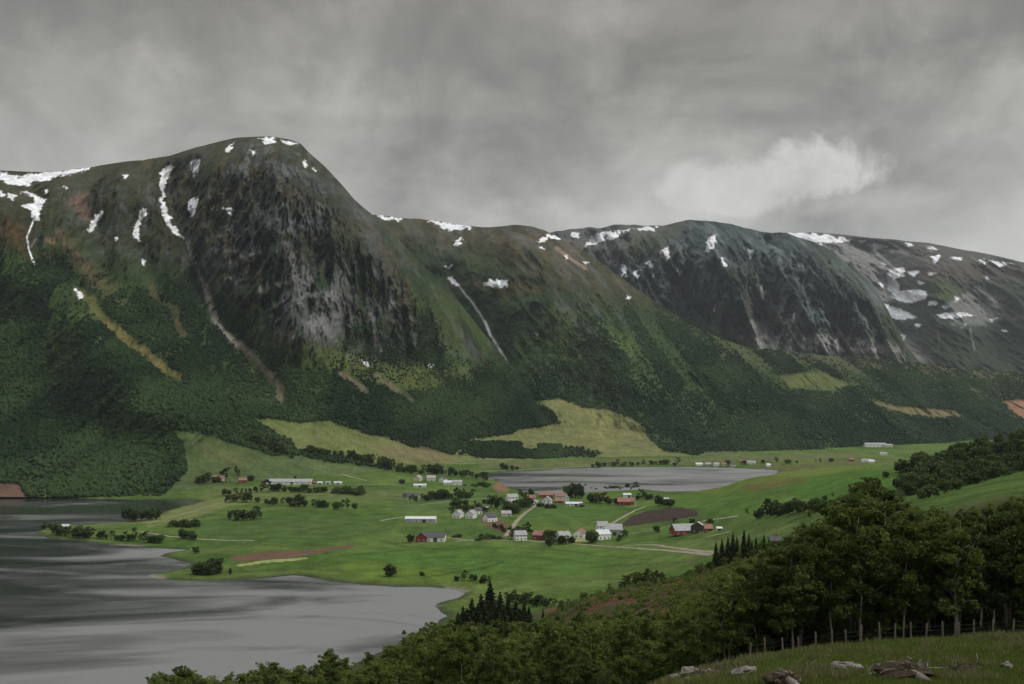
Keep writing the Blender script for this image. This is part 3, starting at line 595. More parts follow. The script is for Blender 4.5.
# --- the ridge behind the middle
def relief2(px, py, X, Y, z):
    d = lines(px, py, [([(450,282),(480,315),(500,350),(512,370),(530,400)], 14, 60), ([(515,224),(545,270),(600,330),(660,390)], 45, -110),
        ([(560,250),(620,310),(700,370),(780,410)], 35, 40), ([(700,335),(740,370),(800,410)], 35, -50), ([(860,365),(870,400),(900,430)], 45, -40), ([(470,250),(520,262),(560,290)], 14, 30)])
    g = fbm((X+z*.5)/130, z/240, 21, 5, .55, True); g2 = fbm((X-z*.3)/40, z/80, 22, 4, .55, True)
    return d-(g-.55)*120-(g2-.5)*40-(fbm((X+z*.4)/14, z/40, 24, 3, .6, True)-.5)*12-(fbm(X/260, z/200, 23, 3)-.5)*90
def colour2(o):
    px, py, X, z = o.PX, o.PY, o.X, o.Z
    n1 = fbm(X/120, z/100, 201, 5); n2 = fbm(X/30, z/45, 202, 4); n3 = fbm((X+z*.5)/20, z/70, 203, 5, .6)
    c = np.zeros(px.shape+(3,))+np.array((0.021, 0.040, 0.017))
    c = lerp(c, (0.056, 0.078, 0.027), sm(.46, .64, n1)*.7); c = c*(0.70+.6*fbm((X+z*.4)/14, z/34, 210, 4, .6))[..., None]
    hi = sm(290, 240, py-(px-520)*.30+(n1-.5)*60); c = lerp(c, (0.060, 0.052, 0.031), hi*.85)
    c = lerp(c, (0.100, 0.080, 0.042), hi*sm(.50, .66, n2)*.6)
    rock = sm(.50, .66, n3)*np.maximum(hi*.55, .55*sm(-15, 15, sdist(px, py, [(520,280),(600,300),(640,330),(600,345),(540,320)], 40)))
    c = lerp(c, (0.12, 0.12, 0.115), rock)
    qx = px+(n2-.5)*14; qy = py+(n1-.5)*12
    c = patches(c, qx, qy, [
        ([(455,283),(520,282),(545,292),(500,292)], (0.13,0.085,0.042), 6, .7),
        ([(370,225),(400,232),(395,250),(375,240)], (0.12,0.10,0.04), 6, .6),
        ([(600,325),(630,335),(640,360),(610,352)], (0.11,0.135,0.038), 8, .6),
        ([(680,345),(760,352),(800,360),(760,368),(700,362)], (0.08,0.075,0.04), 6, .5),
        ([(775,375),(820,372),(860,384),(830,392),(790,386)], (0.13,0.15,0.05), 5, .8),
        ([(868,402),(900,404),(950,410),(960,416),(930,415),(890,409)], (0.20,0.165,0.08), 2.5, .85),
        ([(1004,404),(1024,402),(1060,415),(1024,420),(1012,414)], (0.30,0.15,0.10), 2, .9),
        ([(780,352),(900,362),(1060,375),(1060,384),(900,376),(800,366)], (0.075,0.062,0.036), 5, .7),
        ([(540,345),(580,352),(600,372),(570,370)], (0.075,0.105,0.034), 8, .5),
        ([(700,365),(760,385),(740,400),(700,385)], (0.06,0.09,0.03), 10, .5)])
    c = patches(c, px, py+(n2-.5)*5, [([(740,398),(800,405),(870,418),(930,425),(900,430),(820,424),(760,412)], (0.022,0.034,0.014), 3, .8)])
    c = streaks(c, px+(n3-.5)*3, py, [([(448,278),(458,285),(468,297),(478,312),(485,322)], 1.0, (0.50,0.48,0.45), .9), ([(485,322),(490,335),(500,350),(509,367)], 1.3, (0.62,0.60,0.58), .95),
        ([(556,248),(575,262),(585,268)], 1.5, (0.30,0.22,0.17), .7), ([(505,370),(520,388)], 2, (0.2,0.17,0.13), .4)])
    qx2 = px+(n2-.5)*6; qy2 = py+(fbm(X/30, z/12, 208, 3)-.5)*3
    mead = [([(531,402),(560,399),(585,408),(610,410),(640,422),(650,440),(665,452),(700,455),(690,466),(560,468),(440,466),(470,440),(500,436),(520,430),(560,424),(555,412)], (0.165,0.175,0.066), 1.5, .97),
            ([(700,452),(880,450),(900,456),(880,470),(700,470)], (0.135,0.145,0.07), 2, .9)]
    c = patches(c, qx2, qy2, mead)
    c = patches(c, qx2, qy2, [([(560,400),(600,412),(640,435),(600,450),(570,440),(590,425)], (0.20,0.20,0.075), 6, .6), ([(440,460),(560,460),(680,462),(680,469),(440,474)], (0.17,0.145,0.085), 2, .7)])
    fm = np.zeros(px.shape)
    for P, _, _, _ in mead: fm = np.maximum(fm, sm(-1, 1, sdist(qx2, qy2, P, 6)))
    c = lerp(c, (0.030, 0.050, 0.018), sm(1, 2, np.zeros(px.shape)))
    for P in ([(398,437),(440,440),(480,441),(530,443),(575,448),(602,453),(590,458),(540,459),(480,458),(430,452),(405,445)], [(590,462),(690,460),(690,464),(590,466)]):
        s = sm(-1, 2, sdist(qx, qy2, P, 6)); fm = fm*(1-s); c = lerp(c, (0.040, 0.060, 0.022), s*.9)
    c = lerp(c, SNOW, snow_mask(px, py, SN2, X, z))
    line = 322+(n1-.5)*70-np.clip((px-590)*.6, 0, 30)+np.clip((px-680)*.5, 0, 60)
    tr = fbm((X+z*.4)/55, z/230, 231, 4, .55); f = sm(line-15, line+30, py)*(1-fm)*(1-rock)
    f = f*(1-.92*sm(.50, .62, tr)*sm(440, 350, py)); c = lerp(c, (0.070, 0.108, 0.034), sm(.50, .60, tr)*sm(300, 330, py)*sm(435, 370, py)*(1-rock)*.35)
    f = f*sm(2.5, 6, ldist(px, py, [(448,278),(468,297),(485,322),(500,350),(511,369)], 9))
    for P in ([(775,375),(820,372),(860,384),(830,392),(790,386)], [(868,402),(900,404),(950,410),(960,416),(930,415),(890,409)], [(1004,404),(1024,402),(1060,415),(1024,420),(1012,414)]):
        f = f*(1-sm(-3, 1, sdist(qx, qy, P, 8)))
    return c, f
cols2 = np.concatenate([np.arange(330, 1075, 0.9), np.linspace(1076, 1420, 90)])
MT2 = mountain('mountain_ridge', [(330,225,3600),(370,214,3600),(400,217,3600),(440,221,3560),(480,227,3500),(500,226,3450),(515,224,3400),(530,226,3400),(545,231,3400),(570,243,3400),(600,262,3350),(640,291,3320),
    (680,318,3300),(710,334,3300),(745,347,3300),(800,352,3500),(860,358,3600),(920,364,3700),(1024,374,3900),(1420,390,4200)],
    [(330,2500),(440,2150),(500,2110),(600,2140),(700,2180),(800,2350),(900,2550),(1024,2750),(1420,3000)], [(330,-3),(700,-2),(1420,4)],
    [(0,0),(.05,.14),(.12,.28),(.28,.46),(.5,.63),(.72,.77),(.88,.88),(1,1)], cols2, 360, relief2, colour2, M['mountain'], (70, 32, 12), jag=.5, seed=200)

# --- the craggy mountain farther back
def relief3(px, py, X, Y, z):
    d = lines(px, py, [([(712,222),(725,270),(735,330)], 22, -140), ([(765,232),(765,290),(760,330)], 12, 110), ([(800,240),(812,290),(830,340)], 22, -120), ([(850,268),(872,300),(890,345)], 12, -90), ([(660,235),(650,280),(660,320)], 16, -70), ([(690,230),(688,300)], 10, 70), ([(600,235),(590,270)], 20, 60)])
    g = fbm((X+z*.3)/130, z/420, 31, 5, .58, True); g2 = fbm((X-z*.3)/50, z/120, 32, 4, .6, True)
    return d-(g-.55)*380-(g2-.5)*170-(fbm((X+z*.4)/20, z/50, 34, 3, .6, True)-.5)*40
def colour3(o):
    px, py, X, z = o.PX, o.PY, o.X, o.Z
    n1 = fbm(X/200, z/200, 301, 5); n3 = fbm((X+z*.4)/45, z/140, 303, 5, .6); n4 = fbm((X+z*.6)/30, z/160, 304, 4, .6)
    c = np.zeros(px.shape+(3,))+np.array((0.066, 0.088, 0.088))
    c = lerp(c, (0.150, 0.178, 0.178), sm(.46, .64, n3)*.85); c = lerp(c, (0.030, 0.036, 0.034), sm(.50, .66, n4)*.8)
    lo = sm(290, 330, py+(n1-.5)*70); c = lerp(c, (0.036, 0.056, 0.024), lo*.85)
    gr = sm(.5, .64, n1); c = lerp(c, (0.045, 0.060, 0.030), gr*.55)
    tl = sm(-10, 10, sdist(px, py, [(500,225),(560,228),(640,222),(690,222),(660,240),(610,262),(575,255),(540,245)], 30)); c = lerp(c, (0.12, 0.115, 0.105), tl*.8)
    c = lerp(c, (0.055,0.07,0.03), sm(-5, 5, sdist(px+(n3-.5)*10, py, [(625,245),(670,228),(690,224),(660,245),(635,256)], 20))*.7)
    SC = (0.34, 0.32, 0.31)
    c = lerp(c, (.014,.02,.02), sm(.76, .88, fbm((X+z*.35)/70, z/420, 305, 4, .5, True))*.85)
    c = patches(c, px+(n3-.5)*12, py+(n1-.5)*6, [([(700,356),(735,352),(760,340),(800,344),(840,340),(905,352),(905,366),(700,366)], (0.19,0.175,0.165), 4, .8), ([(735,345),(752,320),(766,322),(775,335),(795,318),(806,335),(840,332),(885,340),(900,352),(740,352)], SC, 2.5, .85), ([(745,300),(765,290),(775,300),(765,312),(750,315)], (0.17,0.14,0.12), 3, .6), ([(775,318),(785,308),(800,330),(790,335)], SC, 2, .5)])
    c = lerp(c, SNOW, snow_mask(px, py, SN3, X, z, 2.6, 22)); return c, np.zeros(px.shape)
cols3 = np.arange(470, 990, 0.75)
MT3 = mountain('far_mountain', [(470,240,5300),(540,232,5300),(560,231,5300),(590,228,5250),(615,225,5200),(640,224,5200),(665,225,5150),(690,219,5100),(712,220,5050),(740,226,5050),(765,231,5080),(790,234,5000),(815,242,5000),(835,252,4980),
    (855,268,4950),(872,285,4900),(885,305,4850),(895,325,4800),(905,345,4750),(930,372,4700),(990,400,4650)], [(470,4200),(990,4300)], [(470,110),(900,110),(990,60)],
    [(0,0),(.1,.17),(.25,.38),(.4,.53),(.6,.66),(.85,.82),(1,1)], cols3, 300, relief3, colour3, M['farmount'], (90, 40, 10), jag=.9, seed=300)

# --- the snowy fell at the far right
def relief4(px, py, X, Y, z):
    d = lines(px, py, [([(870,240),(890,275),(900,330)], 26, 260), ([(950,255),(940,290),(960,330)], 18, -160), ([(1000,262),(985,300),(1010,340)], 24, 160), ([(1060,270),(1050,330)], 30, -160)])
    g = fbm((X+z*.3)/190, z/360, 41, 5, .55, True); return d-(g-.55)*260-(fbm(X/70, z/120, 42, 4, .6, True)-.5)*80
def colour4(o):
    px, py, X, z = o.PX, o.PY, o.X, o.Z
    n1 = fbm(X/260, z/200, 401, 5); n3 = fbm((X+z*.4)/60, z/140, 403, 5, .6)
    c = np.zeros(px.shape+(3,))+np.array((0.045, 0.058, 0.038)); c = lerp(c, (0.085, 0.085, 0.075), sm(.48, .66, n3)*.7)
    hi = sm(275, 250, py+(n1-.5)*30); c = lerp(c, (0.105, 0.098, 0.088), hi*.85)
    q = (px+(n3-.5)*14, py+(n1-.5)*8)
    SC = (0.22, 0.215, 0.21)
    c = patches(c, *q, [([(800,240),(850,243),(900,252),(935,264),(900,268),(886,275),(893,300),(878,305),(898,332),(930,362),(910,360),(880,335),(840,270)], SC, 4, .85),
        ([(945,305),(975,288),(1000,300),(1000,318),(980,326),(950,326)], SC, 3, .8), ([(930,285),(955,282),(960,296),(935,300)], (0.09,0.11,0.04), 4, .7), ([(890,262),(960,268),(1000,285),(960,280),(900,280)], (0.11,0.08,0.065), 5, .6),
        ([(900,255),(1060,270),(1060,285),(960,275)], (0.10,0.08,0.062), 4, .6)])
    c = lerp(c, (0.030, 0.044, 0.022), sm(315, 345, q[1])*(1-sm(-6, 4, sdist(*q, [(885,320),(900,320),(935,362),(905,362)], 10)))*.85)
    c = streaks(c, px+(n3-.5)*3, py, [([(970,328),(974,350)], .8, (.35,.35,.35), .6), ([(938,330),(940,345)], .6, (.3,.3,.3), .5)])
    c = lerp(c, SNOW, snow_mask(px, py, SN4+[[(858,240),(864,240),(862,243)],[(905,243),(913,245),(908,247)],[(882,262),(888,264),(884,266)],[(917,281),(925,283),(920,286)],[(928,272),(936,274),(930,276)],[(868,293),(873,296),(870,300)],[(880,283),(884,286),(881,290)],[(985,276),(990,278),(986,280)],[(955,296),(960,298),(956,301)],[(990,318),(996,319),(991,322)],[(915,322),(922,324),(917,327)]], X, z, 2.6, 26)); return c, np.zeros(px.shape)
cols4 = np.concatenate([np.arange(640, 1075, 0.9), np.linspace(1076, 1450, 80)])
MT4 = mountain('far_mountain_plateau', [(640,240,6900),(740,236,6900),(780,232,6900),(820,232,6900),(870,237,6900),(930,243,6800),(980,252,6700),(1024,262,6600),(1100,275,6500),(1450,290,6200)], [(640,5100),(1450,4900)], [(640,120),(1450,120)],
    [(0,0),(.15,.2),(.35,.42),(.55,.56),(.75,.7),(.9,.85),(1,1)], cols4, 260, relief4, colour4, M['farmount'], (120, 40, 10), jag=.35, seed=400)
#HAZE
def haze():
    m = bpy.data.materials.new('haze'); m.use_nodes = True; t = m.node_tree; t.nodes.clear()
    o = t.nodes.new('ShaderNodeOutputMaterial'); v = t.nodes.new('ShaderNodeVolumePrincipled')
    v.inputs['Color'].default_value = (0.80, 0.88, 0.95, 1); v.inputs['Density'].default_value = 2.1e-5; v.inputs['Anisotropy'].default_value = 0.2
    t.links.new(v.outputs[0], o.inputs['Volume'])
    ob = MB().box(-9500, 9500, -60, 9600, -8, 1500).build('haze', m); ob['kind'] = 'stuff'
haze()
#VEG
# ------------------------------------------------------------------ far forest (nobody could count it)
rng = np.random.default_rng(7)
def ico():
    t = (1+5**.5)/2; v = np.array([(-1,t,0),(1,t,0),(-1,-t,0),(1,-t,0),(0,-1,t),(0,1,t),(0,-1,-t),(0,1,-t),(t,0,-1),(t,0,1),(-t,0,-1),(-t,0,1)], float)/math.hypot(1, t)
    f = np.array([(0,11,5),(0,5,1),(0,1,7),(0,7,10),(0,10,11),(1,5,9),(5,11,4),(11,10,2),(10,7,6),(7,1,8),(3,9,4),(3,4,2),(3,2,6),(3,6,8),(3,8,9),(4,9,5),(2,4,11),(6,2,10),(8,6,7),(9,8,1)])
    return v, f
def tufts(P, wd, ht, cols):
    """one low crown per point, all in one mesh"""
    v, f = ico(); n = len(P); k = rng.random((n, 12, 1))*.5+.75
    VV = v[None]*k; a = rng.random(n)*6.28; ca, sa = np.cos(a)[:, None], np.sin(a)[:, None]
    x = VV[..., 0]*ca-VV[..., 1]*sa; y = VV[..., 0]*sa+VV[..., 1]*ca
    Q = np.stack([P[:, 0, None]+x*wd[:, None]*.5, P[:, 1, None]+y*wd[:, None]*.5, P[:, 2, None]+ht[:, None]*.42+VV[..., 2]*ht[:, None]*.55], -1)
    FF = f[None]+(np.arange(n)*12)[:, None, None]
    return Q.reshape(-1, 3), FF.reshape(-1, 3), np.repeat(cols, 12, 0)
def att_leaf():
    m, t, b = principled('forest_crowns', 0.9, 0.08)
    at = t.nodes.new('ShaderNodeAttribute'); at.attribute_name = 'Col'; t.links.new(at.outputs['Color'], b.inputs['Base Color']); M['crowns'] = m
att_leaf()
def forest(mt, count, label, dark, light, hmin, hmax, sub=1.0):
    f = mt.forest[:mt.rows].ravel(); vis = (mt.PX[:mt.rows] > -60) & (mt.PX[:mt.rows] < 1080); p = f*vis.ravel()
    p = p*(0.35+.65*sm(.35, .6, fbm(mt.X[:mt.rows].ravel()/40, mt.Z[:mt.rows].ravel()/25, 501, 3)))
    idx = rng.choice(len(f), count, p=p/p.sum()); P = np.stack([mt.X[:mt.rows].ravel()[idx], mt.Y[:mt.rows].ravel()[idx], mt.Z[:mt.rows].ravel()[idx]], 1)
    P[:, 0] += rng.normal(0, .8, count); P[:, 1] += rng.normal(0, 1.5, count)
    u = rng.random(count); ht = hmin+(hmax-hmin)*u*u*(0.45+.55*f[idx]); wd = ht*rng.uniform(.75, 1.15, count)
    t_ = np.clip(fbm(P[:, 0]/85, P[:, 2]/60, 502, 5)*2.6-.95+rng.normal(0, .11, count), 0, 1)[:, None]
    col = np.array(dark)*(1-t_)+np.array(light)*t_
    a, b, c = tufts(P, wd, ht, col)
    o = link('forest', mesh_np('forest', a, b, [M['crowns']], False, c)); o['kind'] = 'stuff'; tag(o, label, 'forest')
forest(MT1, 62000, 'dark birch forest covering the lower slopes of the big mountain on the left', (0.012, 0.027, 0.010), (0.036, 0.062, 0.021), 3.2, 7.2)
forest(MT2, 58000, 'green birch forest covering the lower slopes of the ridge beyond the far lake', (0.015, 0.032, 0.014), (0.038, 0.066, 0.027), 3.4, 7.5)

# ------------------------------------------------------------------ tree shapes
def quads(Cn, S, up=0.0, r=None):
    """leaf sprays: one small kinked face per centre"""
    r = r or rng; n = len(Cn); a = r.normal(size=(n, 3)); a[:, 2] *= (1-up); a /= np.linalg.norm(a, axis=1)[:, None]
    b = np.cross(a, r.normal(size=(n, 3))); b /= np.linalg.norm(b, axis=1)[:, None]+1e-9
    S = np.asarray(S)[:, None]; j = lambda: r.uniform(.6, 1.1, (n, 1))
    V = np.stack([Cn-a*S*j()-b*S*.5*j(), Cn+a*S*j()-b*S*.45*j(), Cn+a*S*.8*j()+b*S*.6*j(), Cn-a*S*.7*j()+b*S*.6*j()], 1)
    return V.reshape(-1, 3), np.arange(n*4).reshape(n, 4)
def birch(h, crown_r, base, nclus, nleaf, size, seed, limbs=9, stems=1, trunk_r=.12):
    r = np.random.default_rng(seed); tb = MB(); cen = []
    for s_ in range(stems):
        lean = r.normal(0, .035, 2)*h+(r.normal(0, .25, 2) if stems > 1 else 0)
        top = np.array((lean[0], lean[1], h*(.95 if s_ == 0 else .82)))
        P = [np.array((r.normal(0, .06)*k+(s_*.25), r.normal(0, .06)*k, -0.4 if k == 0 else 0))+top*(k/6.0) for k in range(7)]
        tb.tube(P, [trunk_r*(1-k/6.0)**.8*.95+.012 for k in range(7)], 6)
        for i in range(limbs):
            t = base+(1-base)*(i+.3)/limbs*.95; k = min(int(t*6), 5); q = P[k]+(P[k+1]-P[k])*(t*6-k)
            ang = i*2.4+r.normal(0, .4); prof = math.sin(min(1, (1-t)/(1-base)*1.1+.12)*math.pi*.62)**.8
            ln = crown_r*prof*r.uniform(.65, 1.12); d = np.array((math.cos(ang), math.sin(ang), r.uniform(.35, .8)))
            e = q+d*ln; mid = q+d*ln*.5+np.array((0, 0, .12*ln)); tb.tube([q, mid, e], [trunk_r*.32*(1-t*.5), trunk_r*.2*(1-t*.5), .012], 4)
            m = max(2, int(nclus/limbs/stems))
            for _ in range(m):
                u = r.uniform(.25, 1.05); c = q+d*ln*u+r.normal(0, crown_r*.17, 3); c[2] -= abs(r.normal(0, .05*crown_r)); cen.append((c, crown_r*r.uniform(.13, .27)))
        cen.append((top, crown_r*.18))
    CC = []
    for c, rad in cen:
        n = max(3, int(nleaf*r.uniform(.6, 1.3))); v = r.normal(size=(n, 3)); v /= np.linalg.norm(v, axis=1)[:, None]; v *= (r.random((n, 1))**.45)*rad*np.array((1.15, 1.15, .8))
        CC.append(c+v)
    CC = np.concatenate(CC); V, Fq = quads(CC, size*r.uniform(.6, 1.3, len(CC)), 0.25, r)
    return tb, V, Fq
def spruce(h, wr, n, size, seed):
    r = np.random.default_rng(seed); tb = MB().tube([(0,0,-.4),(0,0,h*.5),(0,0,h*.98)], [.16, .1, .015], 6)
    t = 1-r.random(n)**.6; lay = np.round(t*19+r.normal(0, .28, n))/19+r.normal(0, .012, n); z = h*(.06+.94*np.clip(lay, 0, 1)); R_ = wr*(1-np.clip(lay, 0, 1))**.85*(.75+.35*np.sin(lay*60+seed)**2)+.06
    ang = r.random(n)*6.28; am = .72+.28*np.sin(ang*5+lay*23+seed); u = r.random(n)**.6
    rr = R_*u*am; Cn = np.stack([rr*np.cos(ang), rr*np.sin(ang), z-rr*.38+r.normal(0, .05, n)], 1)
    V, Fq = quads(Cn, size*r.uniform(.6, 1.2, n)*(.5+.5*(1-np.clip(lay, 0, 1))), .5, r); return tb, V, Fq
def bushy(h, wr, ncl, nl, size, seed):
    r = np.random.default_rng(seed); CC = []
    for _ in range(ncl):
        a = r.random()*6.28; q = r.random()**.5*wr*.7; z = h*(.18+.62*r.random()*(1-.35*q/wr)); rad = wr*r.uniform(.22, .42)
        v = r.normal(size=(nl, 3)); v /= np.linalg.norm(v, axis=1)[:, None]; v *= r.random((nl, 1))**.35*rad; CC.append(np.array((q*math.cos(a), q*math.sin(a), z))+v*np.array((1, 1, .9)))
    CC = np.concatenate(CC); CC[:, 2] = np.maximum(CC[:, 2], .05); V, Fq = quads(CC, size*r.uniform(.6, 1.3, len(CC)), .2, r)
    tb = MB().tube([(0,0,-.5),(0.05,0,h*.35),(.1,.05,h*.7)], [h*.03, h*.022, .02], 5); return tb, V, Fq
def pair(key, d, leaf, bark):
    tb, V, Fq = d; return dict(key=key, trunk=tb.mesh('trunk', M[bark], True), crown=mesh_np('crown', V, Fq, [M[leaf]]), V=V, F=Fq)
def single(name, d, leaf, bark):
    tb, V, Fq = d; tv = np.array(tb.v); b = len(V)
    q4 = np.array([f for f in tb.f if len(f) == 4])+b
    return mesh_np(name, np.concatenate([V, tv]), [Fq, q4], [M[leaf], M[bark]], midx=np.concatenate([np.zeros(len(Fq)), np.ones(len(q4))]))
NEAR = [pair('n', birch(11, 2.5, .28, 95, 88, .15, 10+i, 11, 1+(i % 2), .11), 'birch_leaf', 'birch_bark') for i in range(6)]
MID = [pair('m', birch(9, 2.7, .15, 70, 46, .24, 30+i, 10, 1+(i % 2), .12), 'birch_leaf', 'birch_bark') for i in range(6)]
SHADE = [pair('h', birch(11, 2.5, .28, 95, 88, .15, 110+i, 11, 1+(i % 2), .10), 'vignette_leaf', 'birch_bark') for i in range(5)]
VIGNM = [pair('g', birch(9, 2.7, .15, 70, 46, .24, 130+i, 10, 1+(i % 2), .12), 'vignette_leaf', 'birch_bark') for i in range(4)]
SPR = [pair('s', spruce(14, 3.3, 5200, .42, 50+i), 'spruce_leaf', 'bark') for i in range(3)]
FARB = [single('far_tree', bushy(8, 3.4, 34, 24, .52, 70+i), 'far_leaf', 'bark') for i in range(4)]+[single('far_tree', bushy(8, wr_, n_, 24, .5, 170+i), 'far_leaf', 'bark') for i, (wr_, n_) in enumerate(((2.2, 22), (2.8, 30), (4.4, 40)))]+[single('far_tree', birch(8, 2.4, .25, 30, 26, .42, 190+i, 8), 'far_leaf', 'bark') for i in range(3)]
FBUSH = [single('far_bush', bushy(3.2, 3.0, 16, 20, .45, 80+i), 'far_leaf', 'bark') for i in range(4)]
FSPR = [single('far_spruce', spruce(12, 2.3, 700, .6, 90+i), 'spruce_leaf', 'bark') for i in range(2)]
random.seed(3)
def put_tree(kind, protos, X, Y, z, h, base_h, label, group, wide=1.0):
    p = random.choice(protos); e = empty(kind, (X, Y, z-.1), random.random()*6.28); sc = h/base_h; e.scale = (sc*wide, sc*wide, sc)
    tag(e, label, 'tree', group)
    for nm in ('trunk', 'crown'): link(nm, p[nm], e)
    return e
def put_far(kind, protos, px, py, hp, label, group, base_h, wide=1.0, xyz=None, cat='tree'):
    x, y, z = xyz or place(px, py); h = hp*y/F; o = link(kind, random.choice(protos)); s_ = h/base_h
    o.location = (x, y, z-.1); o.rotation_euler = (0, 0, random.random()*6.28); o.scale = (s_*wide, s_*wide, s_)
    return tag(o, label, cat, group)
def place(px, py):
    x, y, z = hit(px, py)
    c = []
    if px < 574 and y > pint(px, [(0,1385),(180,1400),(250,1510),(310,1600),(400,1760),(480,2010),(575,2060)], 1)-10: c.append(surf(MT1, px, py))
    if y > 2050: c.append(surf(MT2, px, py))
    c.append((x, y, z)) if y < 2800 else None
    return min(c, key=lambda t: t[1]) if c else (x, y, z)

# ------------------------------------------------------------------ the wood on the near hillside
TOP = [(-60,690),(150,676),(185,664),(210,676),(240,672),(270,662),(300,668),(330,652),(352,664),(380,650),(405,636),(430,624),(460,618),(490,622),(530,622),(560,618),(600,614),(650,606),(700,596),(740,566),(775,548),(800,532),(838,520),(850,490),(868,478),(884,492),(900,508),(950,516),(1000,506),(1030,496),(1100,496)]
POSTS = [(750,665),(765,662),(783,659.5),(799,658.5),(816,656),(832,654.5),(846,653),(861,651.5),(880,650),(895,650),(911,649.5),(926,649),(943,648),(959,647.5),(974,647),(993,647.5),(1013,647)]
ORD = ['first','second','third','fourth','fifth','sixth','seventh','eighth','ninth','tenth','eleventh','twelfth','thirteenth','fourteenth','fifteenth','sixteenth','last']
def zone_label(px, Y, h):
    size = 'tall' if h > 10.5 else ('low' if h < 6 else 'slender')
    if px > 1022: return (f'{size} birch ' + ('close behind' if Y < 112 else 'deeper in the wood behind') + ' the fence at the right picture edge', 'birches of the wood behind the post fence')
    if px > 742:
        k = int(np.argmin([abs(px-p[0]) for p in POSTS])); far = 'close behind' if Y < 112 else ('deeper in the wood behind' if Y < 190 else 'far back in the wood above')
        return (f'{size} birch {far} the {ORD[k]} fence post from the left', 'birches of the wood behind the post fence')
    deep = 'in the nearest tier' if Y < 150 else ('in the middle tier' if Y < 260 else 'in the farthest tier')
    if px < 250: w_ = 'at the left end of the near wood'
    elif px < 340: w_ = 'below the middle of the lake'
    elif px < 430: w_ = 'below the right arm of the lake'
    elif px < 530: w_ = 'below the dark spruce clump'
    elif px < 600: w_ = 'right of the dark spruce clump'
    elif px < 680: w_ = 'below the clearing, left half'
    else: w_ = 'below the clearing, right half'
    return (f'{size} green birch {deep} {w_}', 'birches on the slope above the lower lake')
cand = []
for _ in range(26000):
    px = random.uniform(150, 1065); Y = 96+(random.random()**1.25)*420
    if Y > 470: continue
    if px > 600 and Y < 92: continue
    if px < 620 and Y < 120+ (620-px)*.02: continue
    if px < 430 and Y > 430: continue
    x = (px-CXP)/F*Y
    mind = 2.3 if Y < 120 and px > 620 else (4.6 if Y < 230 else 5.6)
    cand.append((Y, px, x, mind))
keep = []; cell = {}
for Y, px, x, md in cand:
    k = (int(x//6), int(Y//6)); ok = True
    for i in (-1, 0, 1):
        for j in (-1, 0, 1):
            for (a, b, m2) in cell.get((k[0]+i, k[1]+j), ()):
                if (a-x)**2+(b-Y)**2 < min(md, m2)**2: ok = False
    if not ok: continue
    z = float(ground_z(x, Y)[0])
    top = pint(px, TOP, 1)+random.uniform(-3, 9)*(1 if px < 900 else 1.6)
    # in the rusty clearing and behind it nothing tall grows
    pb = HY+F*(H-z)/Y
    incl = Y > 290 and 575 < px < 735 and 578 < pb < 618
    if incl and 612 < px < 712 and random.random() < .80: continue
    if px < 740: top += (1-min(1, (Y-96)/200))*random.uniform(0, 55)*min(1, (740-px)/60)
    zt = H-Y*(top-HY)/F; hmax = {True: 15.5, False: 11.5}[px > 780]
    h = min(zt-z, hmax*random.uniform(.78, 1.05))
    if px > 640 and Y < 125: h = min(h, random.choice((8, 10, 13, 15)))
    if incl: h = min(h if h > 2.2 else 3.4, random.uniform(3.2, 5.5))
    if h < 3.0: continue
    # skip the ones that stay hidden behind taller neighbours
    vis = HY-F*(z+h-H)/Y
    if vis > 690: continue
    cell.setdefault(k, []).append((x, Y, md)); keep.append((Y, px, x, z, h, vis))
keep.sort()
# the ones that show largest are single trees; what is left over behind them is one mass
hide = np.full(1400, 700.0); score = []
for i, (Y, px, x, z, h, vis) in enumerate(keep):
    wpx = h*.24*F/Y; a, b = int(max(0, px-wpx+200)), int(px+wpx+200); vispx = np.clip(hide[a:b]-vis, 0, h*F/Y).sum(); hide[a:b] = np.minimum(hide[a:b], vis+wpx*.5); score.append(vispx)
order = np.argsort(-np.array(score)); single_ids = set(order[:235].tolist())
rest = []
for i, (Y, px, x, z, h, vis) in enumerate(keep):
    if i in single_ids:
        lab, grp = zone_label(px, Y, h)
        put_tree('birch_tree', ((SHADE if Y < 190 else VIGNM) if px+random.gauss(0, 45) > 770 else (NEAR if Y < 190 else MID)), x, Y, z, h, 11 if Y < 190 else 9, lab, grp, random.uniform(.9, 1.15))
    elif score[i] > 3 or Y > 200: rest.append((x, Y, z, h))
print('near trees', len(keep), 'single', len(single_ids), 'rest', len(rest))
def merged(name, items, protos, base_h, mat, label):
    VV = []; FF = []; b = 0
    for (x, Y, z, h) in items:
        p = random.choice(protos); s_ = h/base_h; a = random.random()*6.28; v = p['V'][: len(p['V'])//4*4]; n4 = len(v)//4
        sel = np.arange(n4)[::2]; v = v.reshape(n4, 4, 3)[sel].reshape(-1, 3)*s_
        c_, s2 = math.cos(a), math.sin(a); v = np.stack([v[:, 0]*c_-v[:, 1]*s2+x, v[:, 0]*s2+v[:, 1]*c_+Y, v[:, 2]+z], 1)
        VV.append(v); FF.append(np.arange(len(v)).reshape(-1, 4)+b); b += len(v)
    o = link(name, mesh_np(name, np.concatenate(VV), np.concatenate(FF), [mat])); o['kind'] = 'stuff'; return tag(o, label, 'forest')
merged('forest', rest[:420], MID, 9, M['birch_leaf'], 'deeper part of the birch wood behind the front trees on the near hillside')
